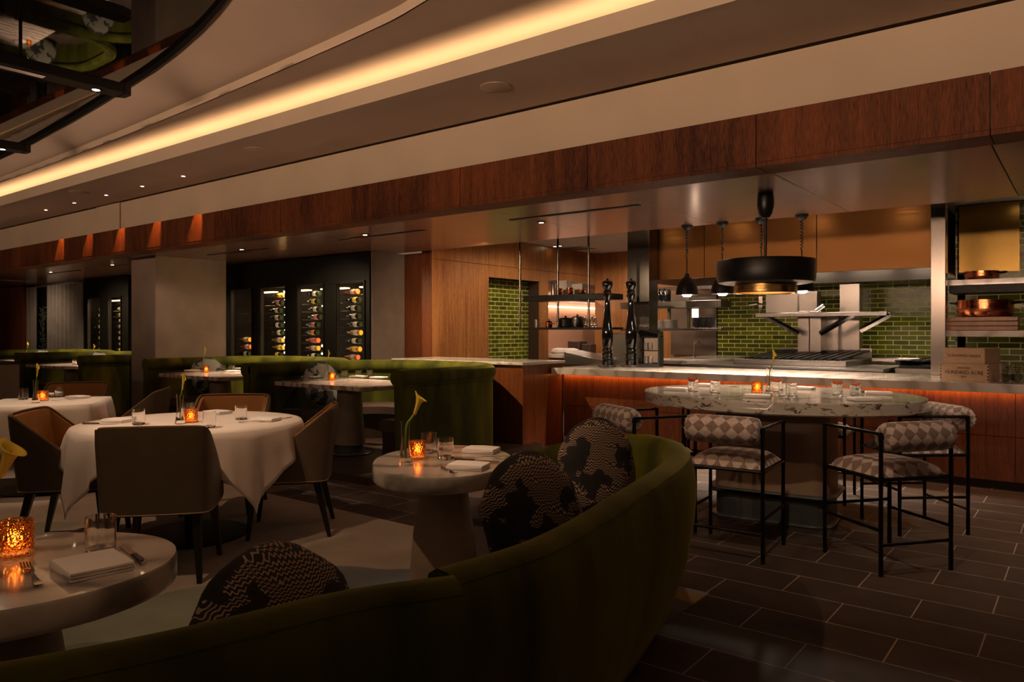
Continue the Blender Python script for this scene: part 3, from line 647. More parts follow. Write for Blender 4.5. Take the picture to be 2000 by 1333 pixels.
for i, (x, z) in enumerate(((-.06, .045), (.0, .045), (-.06, .21), (.0, .21))):
    o = MB().lathe([(1e-4, 0), (.028, 0), (.030, .07), (.026, .085), (1e-4, .085)], 18).build('jar', T['ceramic'], loc=(-4.22+x, 8.18, CT+z)); tag(o, f'small white jar on the {"lower" if z < .1 else "upper"} rack of the warmer, {"left" if x < -.01 else "right"} one', 'jar', 'jars in the glass warmer')
# right-hand shelves
t = thing('steel_wall_shelf', 'two long pale shelves with a steel band right of the slim post', 'shelf')
YR = 8.7; xr0 = -1.13; zr1, zr2 = onz(1900, 547, YR), onz(1900, 646, YR)
MB().bx(xr0, 1.8, YR-.1, YR+.45, zr1-.055, zr1).build('upper_board', T['counter'], t, bevel=.003)
MB().bx(xr0, 1.8, YR-.05, YR+.45, zr1-.13, zr1-.056).build('upper_band', T['blackmetal'], t)
MB().bx(xr0, 1.8, YR-.1, YR+.45, zr2-.06, zr2).build('lower_board', T['counter'], t, bevel=.003)
def pan(r, h, x, y, z, lab):
    t = thing('copper_pan', lab, 'pan', (x, y, z))
    MB().lathe([(1e-4, 0), (r*.93, 0), (r*.99, .02), (r, h*.45), (r*1.015, h*.46), (r*1.015, h*.5), (r, h*.51), (r, h*.93), (r*1.02, h*.94), (r*1.02, h), (r*.95, h), (r*.94, .02), (1e-4, .015)], 40).build('body', T['copper'], t)
    for s in (-1, 1): MB().tube([(s*r*.98, -.06, h*.8), (s*(r+.05), -.045, h*.85), (s*(r+.06), 0, h*.86), (s*(r+.05), .045, h*.85), (s*r*.98, .06, h*.8)], .009, 8).build('handle', T['blackmetal'], t)
xp = onx(1924, YR+.15)
bz = zr2+.001
for k in range(3):
    o = MB().bx(-.33, .33, -.17, .17, 0, .043).build('serving_board', T['walnut_h'], bevel=.004, loc=(onx(1914, YR+.12)+.0, YR+.12, bz+k*.046)); tag(o, f'reddish wooden board under the large copper pan, {("lowest", "middle", "topmost")[k]} of three', 'board', 'stacked boards')
pan(.245, .165, xp, YR+.15, bz+.140, 'large round copper pan on top of the wooden boards')
pan(.15, .09, onx(1918, YR+.15), YR+.15, zr1+.001, 'smaller copper pan on the upper right shelf')
o = MB().bx(-1.2, -.62, 9.955, 9.995, 2.02, 2.8).build('brass_wall_panel', T['goldmirror']); tag(o, 'polished brass sheet on the wall above the smaller copper pan', 'wall panel')
for k in range(3):
    o = MB().bx(-1.0+.1*k, -.45+.1*k, 8.55+.45*k, 8.78+.45*k, 2.803, 2.809).build('ceiling_tile', T['ceramic']); tag(o, f'pale rectangular ceiling plate above the right shelves, {("nearest", "middle", "farthest")[k]} of three', 'ceiling plate', 'ceiling plates')
ceiling_disc('downlight', onx(1970, 9.3), 9.3, 2.805, .09, 'bright round downlight on the kitchen ceiling above the copper pans', 'downlight')
for i, px in enumerate((1084, 1094)):
    ceiling_disc('downlight', onx(px, 10.5), 10.5, 2.81, .05, f'small kitchen downlight above the hanging shelf, {("left", "right")[i]} of a close pair', 'downlight', group='paired kitchen downlights')
t = thing('air_vent', 'square white air vent in the kitchen ceiling near the wide post', 'air vent', (onx(1125, 11.0), 11.0, 2.803))
MB().bx(-.3, .3, -.3, .3, 0, .006).build('frame', T['ceramic'], t)
for k in range(4): MB().bx(-.26, .26, -.24+.13*k, -.18+.13*k, -.004, 0).build('slat', T['blackpaint'], t)
# stove with pans at right of the grill
t = thing('stove', 'black and steel stove with pans right of the grill', 'stove')
xs0, xs1 = onx(1745, 9.3), onx(1845, 9.3)
MB().bx(xs0, -1.26, 9.4, 10.9, 0, .93).build('body', T['steel'], t); MB().bx(xs0+.03, -1.3, 9.45, 10.8, .93, .96).build('hob', T['blackmetal'], t)
for k, (px, yy, lab) in enumerate(((1775, 9.7, 'shallow black pan on the stove, nearest'), (1805, 10.1, 'shallow black pan on the stove, middle one'), (1768, 10.5, 'shallow black pan at the back of the stove'))):
    q = thing('frying_pan', lab, 'pan', (onx(px, yy), yy, .961), -.3, 'frying pans on the stove')
    MB().lathe([(1e-4, 0), (.12, 0), (.15, .05), (.146, .05), (.117, .006), (1e-4, .006)], 28).build('body', T['blackmetal'], q)
    MB().tube([(.14, 0, .04), (.22, 0, .06), (.36, 0, .08)], .010, 8).build('handle', T['steel'], q)
o = MB().bx(-.28, .28, -.2, .2, 0, .06).build('steel_tray', T['steel'], bevel=.01, loc=(onx(1752, 11.2)+.1, 11.2, 1.0)); tag(o, 'flat steel tray with a lid at the back right of the grill', 'tray')
o.location.z = .96; o.location.y = 10.55; o.location.x = onx(1772, 11.0)-.02
# wine boxes
t = thing('wine_box', 'larger pale wooden wine box at the bottom of the pair on the bar', 'box', (-.83, 7.66, CT), R(-19), 'wooden wine boxes')
MB().bx(-.20, .20, -.13, .17, 0, .150).build('case', T['boxwood'], t, bevel=.002)
for k in range(5):
    for s in (-1, 1): MB().bx(s*.20-.012, s*.20+.0, -.1305, -.128, .012+k*.028, .024+k*.028).build('finger_joint', T['darkwood'], t) if s > 0 else MB().bx(-.20, -.188, -.1305, -.128, .012+k*.028, .024+k*.028).build('finger_joint', T['darkwood'], t)
def text(body, parent, loc, size, rot=(PI/2, 0, 0), sx=1):
    c = bpy.data.curves.new('lettering', 'FONT'); c.body = body; c.size = size; c.align_x = 'CENTER'; c.align_y = 'CENTER'; c.extrude = .0006
    tmp = bpy.data.objects.new('t', c); COL.objects.link(tmp); me = bpy.data.meshes.new_from_object(tmp); bpy.data.objects.remove(tmp); me.materials.clear(); me.materials.append(T['ink']); o = bpy.data.objects.new('lettering', me); COL.objects.link(o); o.parent = parent; o.location = loc; o.rotation_euler = rot; o.scale = (sx, 1, 1); return o
text('HUNDRED ACRE', t, (0, -.1312, .072), .042); text('VINEYARD', t, (0, -.1312, .112), .018, sx=1.3); text('2021', t, (0, -.1312, .035), .026)
t = thing('wine_box', 'smaller pale wooden wine box on top of the pair on the bar', 'box', (-.83, 7.66, CT+.151), R(-19), 'wooden wine boxes')
MB().bx(-.175, .165, -.12, .16, 0, .135).build('case', T['boxwood'], t, bevel=.002)
text('SCREAMING EAGLE', t, (-.005, -.1212, .068), .032)
for i, px in enumerate((1964, 1987)):
    x, y = at(px, 749, CT)
    t = thing('cocktail_jar', f'clear glass jar with green leaves and dark liquid on the bar, {("left", "right")[i]} one', 'jar', (x, y, CT+.001), group='glass jars on the bar')
    MB().lathe([(1e-4, 0), (.042, 0), (.044, .004), (.044, .148), (.041, .148), (.041, .03), (.03, .012), (1e-4, .008)], 28).build('jar', T['glass'], t)
    MB().lathe([(1e-4, .0125), (.028, .016), (.0395, .034), (.0395, .075), (1e-4, .075)], 28).build('liquid', plain('dark_green_oil', (.10, .09, .012), .15), t)
    m = MB()
    for k in range(14):
        a = random.uniform(0, 6.28); rr = random.uniform(.0, .022); z = random.uniform(.08, .12); c_ = Vector((rr*math.cos(a), rr*math.sin(a), z)); d = Vector((math.cos(a+1), math.sin(a+1), .6))*.016; q = d.cross(Vector((0, 0, 1))).normalized()*.006
        m.add([c_-d, c_+q, c_+d, c_-q], [(0, 1, 2, 3)])
    m.build('leaves', T['stem'], t, solid=.0008)
    for s in (-1, 1): MB().tube([(s*.008, 0, .08), (s*.010, 0, .15), (s*.006-.012, 0, .178), (s*.006-.022, 0, .172)], .0025, 6).build('straw', T['chrome'], t)
# heat lamps
def heatlamp():
    t = thing('heat_lamp', '', 'heat lamp')
    MB().lathe([(1e-4, HP), (.062, HP), (.062, HP-.008), (.035, HP-.045), (.012, HP-.055), (1e-4, HP-.055)], 24).build('ceiling_cap', T['blackpaint'], t)
    pts = []
    for k in range(60): a = k*.9; z = HP-.05-k*.0045; pts.append((.011*math.cos(a), .011*math.sin(a), z))
    pts += [(0, 0, HP-.34), (0, 0, 1.96)]
    MB().tube(pts, .0055, 6).build('coiled_cord', T['blackpaint'], t)
    MB().lathe([(.012, 1.965), (.022, 1.96), (.024, 1.93), (.034, 1.925), (.062, 1.90), (.095, 1.85), (.112, 1.79), (.117, 1.735), (.112, 1.735), (.106, 1.79), (.09, 1.845), (.055, 1.89), (.02, 1.915), (1e-4, 1.92)], 40).build('shade', T['matteblack'], t)
    b = MB().lathe([(1e-4, 1.716), (.035, 1.720), (.055, 1.745), (.04, 1.80), (1e-4, 1.83)], 20).build('bulb', T['bulb_s'], t); return t
hl = heatlamp(); HX = (-3.37, -2.98, -2.58, -2.19)
for i, x in enumerate(HX):
    o = hl if i == 0 else dup(hl); o.location = (x, 7.36, 0); o['group'] = 'heat lamps over the bar'
    o['label'] = f'black bell-shaped heat lamp hanging over the bar, {ordn[i]} from the left'
    spot('heat_lamp_light', (x, 7.36, 1.68), (x, 7.75, 0), 46, 125, .5, KIT, .03)
# big pendant
t = thing('drum_pendant', 'large flat black drum pendant with a brass underside over the high stone table', 'pendant lamp', (-2.08, 6.03, 0))
MB().lathe([(1e-4, HP), (.06, HP), (.068, HP-.05), (.066, HP-.11), (.05, HP-.17), (.028, HP-.20), (.012, HP-.20), (1e-4, HP-.20)], 32).build('ceiling_cap', T['matteblack'], t)
MB().tube([(0, 0, HP-.19), (0, 0, 1.90)], .011, 12).build('rod', T['matteblack'], t)
MB().lathe([(.03, 1.925), (.376, 1.925), (.382, 1.915), (.382, 1.775), (.372, 1.745), (.33, 1.735), (.24, 1.735), (.24, 1.76), (.03, 1.76)], 64).build('shade', T['matteblack'], t)
MB().lathe([(.24, 1.74), (.245, 1.665), (.255, 1.66), (.235, 1.658), (.225, 1.665), (.225, 1.74)], 48).build('brass_ring', T['brass'], t)
MB().lathe([(1e-4, 1.72), (.2, 1.72), (.2, 1.724), (1e-4, 1.724)], 32).build('diffuser', emit('pendant_glow', (1, .72, .45), 3), t)
spot('pendant_light', (-2.08, 6.03, 1.60), (-1.9, 5.65, 0), 24, 130, .7, (1, .78, .58), .04)
# ------------------------------------------------------------ green booths on the platform
def roll(o0, z0, w=.19, h=.19):
    return [(o0+w/2-w/2*math.cos(a)*1.0, z0+h/2+h/2*math.sin(a)) for a in [R(x) for x in range(-80, 261, 20)]]
def booth(x0, x1, label):
    t = thing('booth', label, 'booth', (0, 0, 0), group=None)
    r = .9; yn, yb = 4.80, 6.70
    path = [(x1, yn+(yb-r-yn)*k/4) for k in range(4)]+[(x1-r+r*math.cos(R(a)), yb-r+r*math.sin(R(a))) for a in range(0, 91, 9)]
    half = [(x, y) for x, y in path]
    xm = (x0+x1)/2
    path = half+[(xm, yb)]+[(2*xm-x, y) for x, y in half[::-1]]
    m = MB(); sweep(m, path, lambda s: [(0, .07), (0, .3), (.0, .845), (.12, .845), (.10, .36), (.10, .07)])
    m.build('back', T['velvet'], t, bevel=.012)
    m = MB(); sweep(m, path, lambda s: [(.065+.10*math.cos(a), .915+.082*math.sin(a)) for a in [2*PI*k/14 for k in range(14)]])
    o = m.build('top_roll', T['velvet'], t, bevel=.0)
    pth = [(Vector(p)) for p in path]
    m = MB(); sweep(m, path, lambda s: [(-.006+.007*math.cos(a), .842+.007*math.sin(a)) for a in [2*PI*k/6 for k in range(6)]]); m.build('piping', T['velvet'], t)
    m = MB(); sweep(m, path, lambda s: [(.11, .36), (.11, .46), (.2, .475), (.56, .475), (.60, .455), (.60, .37), (.57, .36)], s0=.03, s1=.97); m.build('seat', T['seatleather'], t)
    m = MB(); sweep(m, path, lambda s: [(.12, .07), (.12, .36), (.54, .36), (.54, .07)], s0=.03, s1=.97); m.build('seat_base', T['darkwood'], t)
    return t
booth(-7.44, -5.0, 'green velvet booth nearest the bar, beside the half wall')
booth(-9.9, -7.46, 'green velvet booth between the plaster column and the booth by the bar')
booth(-14.2, -11.76, 'green velvet booth just left of the plaster column')
booth(-16.66, -14.22, 'green velvet booth farthest left')

def pillow(name, a, b_, th, loc, rot, label, mat='pillow', group=None):
    m = MB(); n, k = 40, 14; rings = []
    for j in range(k+1):
        p = -PI/2+PI*j/k; rr = math.cos(p)**.55 if 0 < j < k else 1e-3; zz = th*math.sin(p)
        rings.append([(a*rr*math.cos(2*PI*i/n)*(1+.03*math.sin(5*i)), b_*rr*math.sin(2*PI*i/n)*(1+.02*math.cos(7*i)), zz*(1+.05*math.sin(3*i)*(1-abs(math.sin(p))))) for i in range(n)])
    m.loft(rings); o = m.build(name, T[mat], loc=loc); o.rotation_euler = rot; tag(o, label, 'cushion', group); return o
bt = [(-6.17, 'booth table nearest the bar'), (-8.64, 'booth table right of the column'), (-12.95, 'booth table left of the column'), (-15.45, 'farthest left booth table')]
for i, (x, nm) in enumerate(bt):
    t = thing('booth_table', ('rectangular rose marble table in the booth nearest the bar', 'rectangular rose marble table in the booth right of the column', 'rectangular rose marble table in the booth left of the column', 'rectangular rose marble table in the farthest left booth')[i], 'table', (x, 5.16, .07))
    MB().prism(rrect(.72, .44, .04), .705, .75).build('table_top', T['boothtop'], t, bevel=.006)
    MB().lathe([(.13, .0), (.135, .12)], 40, sx=1.15).build('foot_band', T['band'], t)
    MB().lathe([(.20, .0), (.22, .01), (.21, .02), (1e-4, .02)], 40, sx=1.1).build('base_plate', T['band'], t)
    MB().lathe([(.155, .10), (.15, .2), (.13, .45), (.115, .70), (.115, .708)], 40, sx=1.15).build('pedestal', T['cone'], t)
    pillow('cushion', .26, .26, .075, ((-7.06, 5.5, .745), (-9.50, 5.5, .745), (-13.78, 5.9, .745), (-16.24, 5.9, .745))[i], (R(74), 0, R(90)), f'round grey embroidered cushion inside the {("booth nearest the bar", "booth right of the column", "booth left of the column", "farthest left booth")[i]}', 'pillow_g')

# ------------------------------------------------------------ foreground curved sofas
def sofa(pts, side, hf, label, seat0, seat1, bow=1.0):
    t = thing('curved_sofa', label, 'sofa')
    path = [(p.x, p.y) for p in catmull([(x, y, 0) for x, y in pts], 6)]
    def prof(s):
        h = hf(s)
        return [(.17, .03), (.10, .14), (.045, .30), (.01, h*.62), (0, h*.78), (.008, h*.89), (.03, h-.018), (.062, h-.002), (.10, h), (.13, h-.018), (.145, h-.06), (.155, h*.6), (.165, .30), (.17, .2)]
    m = MB(); sweep(m, path, prof, side=side); m.build('back', T['velvet'], t, ang=60)
    m = MB(); sweep(m, path, lambda s: [(.033+.004*math.cos(a)-.002, hf(s)-.022+.004*math.sin(a)) for a in [2*PI*k/6 for k in range(6)]], side=side); m.build('piping', T['velvet'], t)
    m = MB(); sweep(m, path, lambda s: [(.15, .30), (.15, .44), (.25, .455), (.50, .45), (.54, .42), (.545, .34), (.53, .30)], side=side, s0=seat0, s1=seat1); m.build('seat', T['mauve'], t)
    m = MB(); sweep(m, path, lambda s: [(.16, .03), (.16, .30), (.50, .30), (.46, .03)], side=side, s0=seat0, s1=seat1); m.build('seat_base', T['mauve'], t)
    m = MB(); sweep(m, path, lambda s: [(.19, 0), (.19, .03), (.44, .03), (.44, .0)], side=side, s0=seat0, s1=seat1); m.build('plinth', T['darkwood'], t)
    return t, path
S2 = [(-1.10, 1.25), (-1.07, 1.55), (-1.11, 1.9), (-1.18, 2.25), (-1.25, 2.6), (-1.33, 2.95), (-1.44, 3.25), (-1.62, 3.52), (-1.92, 3.70), (-2.3, 3.76), (-2.7, 3.74), (-3.1, 3.62)]
def h2(s): return .80-.0*s if s < .70 else .80-.30*((s-.70)/.30)**1.5
sofa(S2, 1, h2, 'curved green velvet sofa sweeping around the small oval marble table by the bar stools', .02, .98)
S1 = [(-1.05, 1.20), (-1.16, 1.0), (-1.22, .76), (-1.28, .567), (-1.38, .35), (-1.55, .12), (-1.82, -.10), (-2.2, -.25)]
sofa(S1, -1, lambda s: .80, 'dark green velvet sofa back across the bottom left corner', .02, 1)
# embroidered cushions
pillow('cushion', .215, .25, .085, (-1.62, 2.22, .66), (R(72), 0, R(73)), 'round dark stitched cushion, nearer of the two on the curved sofa', group=None)
pillow('cushion', .19, .245, .10, (-1.90, 3.12, .685), (R(78), 0, R(40)), 'oval dark stitched cushion, farther of the two on the curved sofa')
pillow('cushion', .225, .225, .085, (-1.50, 1.05, .625), (R(68), 0, R(92)), 'large dark embroidered cushion on the sofa in the bottom left corner')

# ------------------------------------------------------------ tables
def oval_table(cx, cy, a, b_, rot, label, th=.072):
    t = thing('marble_table', label, 'table', (cx, cy, 0), rot)
    MB().lathe([(1e-4, .74-th), (.985, .74-th), (.995, .74-th+.004), (1, .74-th+.012), (1, .73), (.99, .74), (1e-4, .74)], 72, sx=a, sy=b_).build('table_top', T['marble'], t)
    MB().lathe([(.175, 0), (.17, .1), (.145, .4), (.105, .65), (.10, .74-th+.001)], 44).build('pedestal', T['cone'], t); return t
oval_table(-2.20, .72, .34, .40, R(-24), 'oval pale marble table at the bottom left holding the large amber votive')
oval_table(-2.435, 2.609, .454, .33, R(126), 'small oval white marble table in front of the curved green sofa')
# high table
t = thing('high_table', 'large oval patterned marble counter-height table among the bar stools', 'table', (-1.83, 5.53, 0), R(5))
MB().lathe([(1e-4, .812), (.985, .812), (1, .822), (1, .892), (.992, .9), (1e-4, .9)], 96, sx=.98, sy=.78).build('table_top', T['marble_d'], t)
MB().prism(rrect(.40, .26, .12, 8), .20, .815).build('pedestal', T['beige'], t)
MB().prism(rrect(.395, .255, .12, 8), .0, .21).build('base_band', T['band'], t)
MB().prism(rrect(.445, .305, .14, 8), .20, .222).build('foot_ledge', T['band'], t, bevel=.008)
MB().prism(rrect(.43, .29, .14, 8), 0, .02).build('base_plate', T['band'], t, bevel=.006)

def cloth(cx, cy, z, rot, rb, ext, label, folds, amp):
    m = MB(); n = 160; rings = []
    rows = [0, .3, .6, .9, .97, 1.0]
    for rr in rows: rings.append([(rr*rb(2*PI*i/n)*math.cos(2*PI*i/n), rr*rb(2*PI*i/n)*math.sin(2*PI*i/n), z) for i in range(n)])
    for k in range(1, 11):
        t_ = k/10; ring = []
        for i in range(n):
            p = 2*PI*i/n; L = ext(p)-rb(p); q = min(1, L/.3)
            f = amp*t_*q*(math.cos(folds*p+.6*math.sin(3*p))+.4*math.cos(2.3*folds*p))
            r = rb(p)+.006+.012*min(t_*3, 1)+.03*t_+f
            ring.append((r*math.cos(p), r*math.sin(p), z-.004-L*t_))
        rings.append(ring)
    m.loft(rings, cap=False); m.f.append(tuple(range(n))[::-1])
    o = m.build('tablecloth', T['cloth'], loc=(cx, cy, 0), solid=.003, ang=80); o.rotation_euler = (0, 0, rot); tag(o, label, 'tablecloth'); return o
def round_base(cx, cy, label, sq=False, rot=0):
    t = thing('dining_table', label, 'table', (cx, cy, 0), rot)
    (MB().prism(rrect(.42, .42, .03), .71, .742) if sq else MB().lathe([(1e-4, .71), (.69, .71), (.69, .742), (1e-4, .742)], 48)).build('table_top', T['darkwood'], t)
    MB().lathe([(.045, .012), (.045, .71)], 20).build('pedestal', T['blackmetal'], t)
    MB().lathe([(1e-4, .007), (.36, .007), (.36, .016), (.34, .02), (1e-4, .022)], 48).build('base_disc', T['blackmetal'], t)
CX, CY = -4.70, 2.60
round_base(CX, CY, 'round dining table on a black disc base under the nearer white cloth')
def sqr(e): return lambda p: e/max(abs(math.cos(p)), abs(math.sin(p)))
cloth(CX, CY, .748, R(45), lambda p: .70, lambda p: max(.80, .84/max(abs(math.cos(p)), abs(math.sin(p)))), 'white cloth draped with hanging corners over the nearer round table', 13, .030)
DX, DY = -7.08, 2.60
round_base(DX, DY, 'square dining table on a black disc base under the far left white cloth', True, R(-35))
cloth(DX, DY, .748, R(-35), lambda p: min(.43/max(abs(math.cos(p)), abs(math.sin(p))), .60), lambda p: min(.43/max(abs(math.cos(p)), abs(math.sin(p))), .60)+.37, 'white cloth over the square table at the left edge', 8, .022)

# ------------------------------------------------------------ leather dining chairs
def chair():
    t = thing('dining_chair', '', 'chair')
    ctl = [(-.262, .23, .43), (-.278, .08, .565), (-.284, -.08, .715), (-.280, -.20, .825), (-.245, -.252, .846), (-.12, -.268, .85), (0, -.272, .851), (.12, -.268, .85), (.245, -.252, .846), (.280, -.20, .825), (.284, -.08, .715), (.278, .08, .565), (.262, .23, .43)]
    P = catmull(ctl, 5); n = len(P)
    def pos(i, off, z):
        p = P[i]; tt = (P[min(i+1, n-1)]-P[max(i-1, 0)]); tt.z = 0; tt.normalize(); nn = Vector((-tt.y, tt.x, 0))
        q = p+nn*off; k = max(z-.38, 0)/.47; return (q.x*(1+.03*k), q.y-.055*k*max(0, min(1, (.25-p.y)/.4)), z)
    def shell(o0, o1, dz):
        rings = []
        for i in range(n):
            top = P[i].z-dz; zs = [.38+(top-.38)*k/6 for k in range(7)]
            rings.append([pos(i, o0, z) for z in zs[:-1]]+[pos(i, o0+.004, top-.004), pos(i, o1-.004, top-.004)]+[pos(i, o1, z) for z in zs[:-1][::-1]])
        return MB().loft(rings)
    shell(0, .022, 0).build('outer_shell', T['taupe'], t, ang=70)
    shell(.023, .055, .008).build('inner_shell', T['tan'], t, ang=70)
    MB().tube([pos(i, .021, P[i].z) for i in range(n)], .0045, 6).build('piping', T['piping'], t)
    MB().tube([pos(i, .002, .378) for i in range(n)], .0045, 6).build('lower_piping', T['piping'], t)
    MB().prism([(-.24, -.21), (.24, -.21), (.245, .22), (.21, .27), (-.21, .27), (-.245, .22)], .385, .465).build('seat', T['tan'], t, bevel=.02, seg=3)
    MB().prism([(-.235, -.2), (.235, -.2), (.235, .24), (-.235, .24)], .355, .385).build('seat_rail', T['leg'], t)
    for sx in (-1, 1):
        for sy, y0, y1 in ((1, .20, .235), (-1, -.19, -.275)):
            r0, r1 = .024, .013; m = MB()
            m.loft([[(sx*x+a, y+b_, z) for a, b_ in ((-r, -r), (r, -r), (r, r), (-r, r))] for x, y, z, r in ((.205, y0, .37, r0), (.24, y1, .007, r1))])
            m.build('leg', T['leg'], t, bevel=.003)
    return t
ch = chair()
chairs = [(-4.12, 2.13, (-.74, .67), 'brown leather chair seen from behind in front of the nearer white table'),
          (-4.30, 3.08, (-.66, -.75), 'leather chair with its curved taupe back turned, right of the nearer white table'),
          (-5.20, 3.14, (.68, -.73), 'tan leather chair on the far side of the nearer white table'),
          (-5.17, 2.09, (.66, .75), 'leather chair showing its tan inside, left of the nearer white table'),
          (-7.66, 3.02, (.80, -.60), 'tan leather chair behind the far left white table'),
          (-6.62, 3.08, (-.62, -.78), 'dark leather chair right of the far left white table')]
for i, (x, y, f, lab) in enumerate(chairs):
    o = ch if i == 0 else dup(ch); o.location = (x, y, 0); o.rotation_euler = (0, 0, math.atan2(f[1], f[0])-PI/2); o['label'] = lab; o['group'] = 'leather dining chairs'

# ------------------------------------------------------------ bar stools
def stool():
    t = thing('bar_stool', '', 'bar stool'); W = .235
    def bar(nm, a, b_, r=.0095):
        L = (Vector(b_)-Vector(a)); k = 9
        pts = [Vector(a)+L*i/k for i in range(k+1)]; rs = [r*(1+.09*math.sin(i*2.3)) for i in range(k+1)]
        MB().tube(pts, rs, 8).build(nm, T['blackmetal'], t)
    for sx in (-1, 1):
        for y in (-W, W): bar('leg', (sx*W, y, 0), (sx*W, y, .79), .012)
        bar('arm', (sx*W, -W, .785), (sx*W, W, .785), .010)
        bar('seat_rail', (sx*W, -W, .53), (sx*W, W, .53), .011)
        bar('stretcher', (sx*W, -W, .25), (sx*W, W, .25))
    for y in (-W, W): bar('seat_rail', (-W, y, .53), (W, y, .53), .011)
    bar('stretcher', (-W, -W, .17), (W, -W, .17)); bar('stretcher', (-W, W, .30), (W, W, .30))
    m = MB(); n = 15; vs = []
    for j in range(n):
        for i in range(n):
            u, v = -1+2*i/(n-1), -1+2*j/(n-1); hh = ((1-u**4)*(1-v**4))**.5
            vs.append((u*.225, v*.225, .54+.075*hh))
    fs = [(j*n+i, j*n+i+1, (j+1)*n+i+1, (j+1)*n+i) for j in range(n-1) for i in range(n-1)]
    m.add(vs, fs); m.bx(-.222, .222, -.222, .222, .525, .541); m.build('seat_cushion', T['stool'], t, ang=60)
    m = MB(); K = 32; prof = [(-.222, .012), (-.221, .045), (-.214, .068), (-.195, .080)]+[(x/10*.39-.195, .084) for x in range(1, 10)]+[(.195, .080), (.214, .068), (.221, .045), (.222, .012)]
    rings, uvs = [], []
    for q, (x, r) in enumerate(prof):
        ring = []
        for i in range(K+1):
            a = 2*PI*i/K; puck = 1+(.10*math.cos(a*14) if .03 < r < .079 else 0); ring.append((x, -W+.0+r*puck*math.cos(a), .765+r*puck*math.sin(a))); uvs.append((x+(0.084-r)*(1 if x > 0 else -1), a*.084))
        rings.append(ring)
    m.loft(rings, closed=False, cap=False, uvs=uvs); m.build('bolster', T['bolster'], t, ang=80)
    return t
st = stool()
stools = [(-2.42, 4.63, (.51, .86), 'bar stool with diamond fabric beside the curved sofa, far left of the high table'),
          (-1.755, 4.53, (-.07, 1), 'bar stool with diamond fabric seen squarely from behind in front of the high table'),
          (-.955, 4.82, (-.79, .61), 'bar stool with diamond fabric at the front right of the high table'),
          (-.975, 5.79, (-.75, -.66), 'bar stool with diamond fabric right of the high table, nearest the wine boxes'),
          (-2.47, 5.93, (.5, -.86), 'bar stool half hidden behind the left end of the high table'),
          (-1.76, 6.36, (.08, -1), 'bar stool half hidden between the high table pedestal and the bar')]
for i, (x, y, f, lab) in enumerate(stools):
    o = st if i == 0 else dup(st); o.location = (x, y, 0); o.rotation_euler = (0, 0, math.atan2(f[1], f[0])-PI/2); o['label'] = lab; o['group'] = 'bar stools with bolster backs'

# ------------------------------------------------------------ table settings
def tumbler():
    t = MB(); n = 48; rings = []
    pr = [(1e-4, 0), (.034, 0), (.037, .004), (.0385, .03), (.0385, .1), (.0365, .1), (.036, .03), (.033, .014), (1e-4, .011)]
    for r, z in pr: rings.append([(r*(1+(.035*abs(math.cos(5*2*PI*i/n)) if .002 < z < .09 and r > .0366 else 0))*math.cos(2*PI*i/n), r*(1+(.035*abs(math.cos(5*2*PI*i/n)) if .002 < z < .09 and r > .0366 else 0))*math.sin(2*PI*i/n), z) for i in range(n)])
    t.loft(rings, cap=False); return t.build('glass_tumbler', T['glass'], ang=50)
def votive():
    t = thing('candle_votive', '', 'candle holder')
    m = MB(); n, rows = 48, 15; rings = []
    for j in range(rows+1):
        z = .085*j/rows; rings.append([((.037+.0045*(.5+.5*math.cos(12*2*PI*i/n+(PI if (j//3) % 2 else 0)))*math.sin(PI*((j % 3)+.5)/3))*math.cos(2*PI*i/n), (.037+.0045*(.5+.5*math.cos(12*2*PI*i/n+(PI if (j//3) % 2 else 0)))*math.sin(PI*((j % 3)+.5)/3))*math.sin(2*PI*i/n), z) for i in range(n)])
    for r, z in ((.033, .085), (.032, .02), (.02, .008), (1e-4, .007)): rings.append([(r*math.cos(2*PI*i/n), r*math.sin(2*PI*i/n), z) for i in range(n)])
    m.loft(rings, cap=False); m.f.append(tuple(range(n))[::-1]); m.build('amber_glass', T['amber'], t, ang=60)
    c_ = MB().lathe([(1e-4, .0085), (.024, .0085), (.024, .022), (1e-4, .024)], 20).build('candle', T['wax'], t)
    MB().lathe([(1e-4, .024), (.006, .032), (.0075, .042), (.004, .056), (1e-4, .066)], 12).build('flame', T['flame'], c_)
    return t
def vase():
    return MB().lathe([(1e-4, 0), (.030, 0), (.031, .008), (.024, .05), (.019, .10), (.020, .15), (.022, .19), (.0205, .19), (.0185, .15), (.0175, .10), (.022, .05), (.027, .022), (1e-4, .018)], 32).build('bud_vase', T['glass'])
def lily(lean=.07, h=.32):
    t = thing('calla_lily', '', 'flower')
    pts = [(0, 0, .021), (0, 0, .10), (.002, 0, .14), (lean*.14, 0, .18), (lean*.36, 0, h-.12), (lean*.6, 0, h-.095)]
    MB().tube([tuple(p) for p in catmull([Vector(p) for p in pts], 4)], .0055, 8).build('stem', T['stem'], t)
    m = MB(); rings = []; n = 24
    for k in range(12):
        s = k/11; r = .0065+.009*s+.006*s**5; f = max(0, (s-.6)/.4)**2; cx = lean*.6+lean*.45*s; cz = h-.10+.085*s
        rings.append([(cx+r*math.cos(2*PI*i/n)*(1+.25*f), r*math.sin(2*PI*i/n), cz-.020*f*math.cos(2*PI*i/n)+.012*f*max(0, -math.cos(2*PI*i/n))**4-.004*f) for i in range(n)])
    m.loft(rings, cap=False); m.build('bloom', T['lily'], t, solid=.0015, ang=80)
    MB().tube([(lean*.65, 0, h-.08), (lean*.85, 0, h-.04), (lean*.98, 0, h-.02)], .0028, 8).build('spadix', T['lily'], t)
    return t
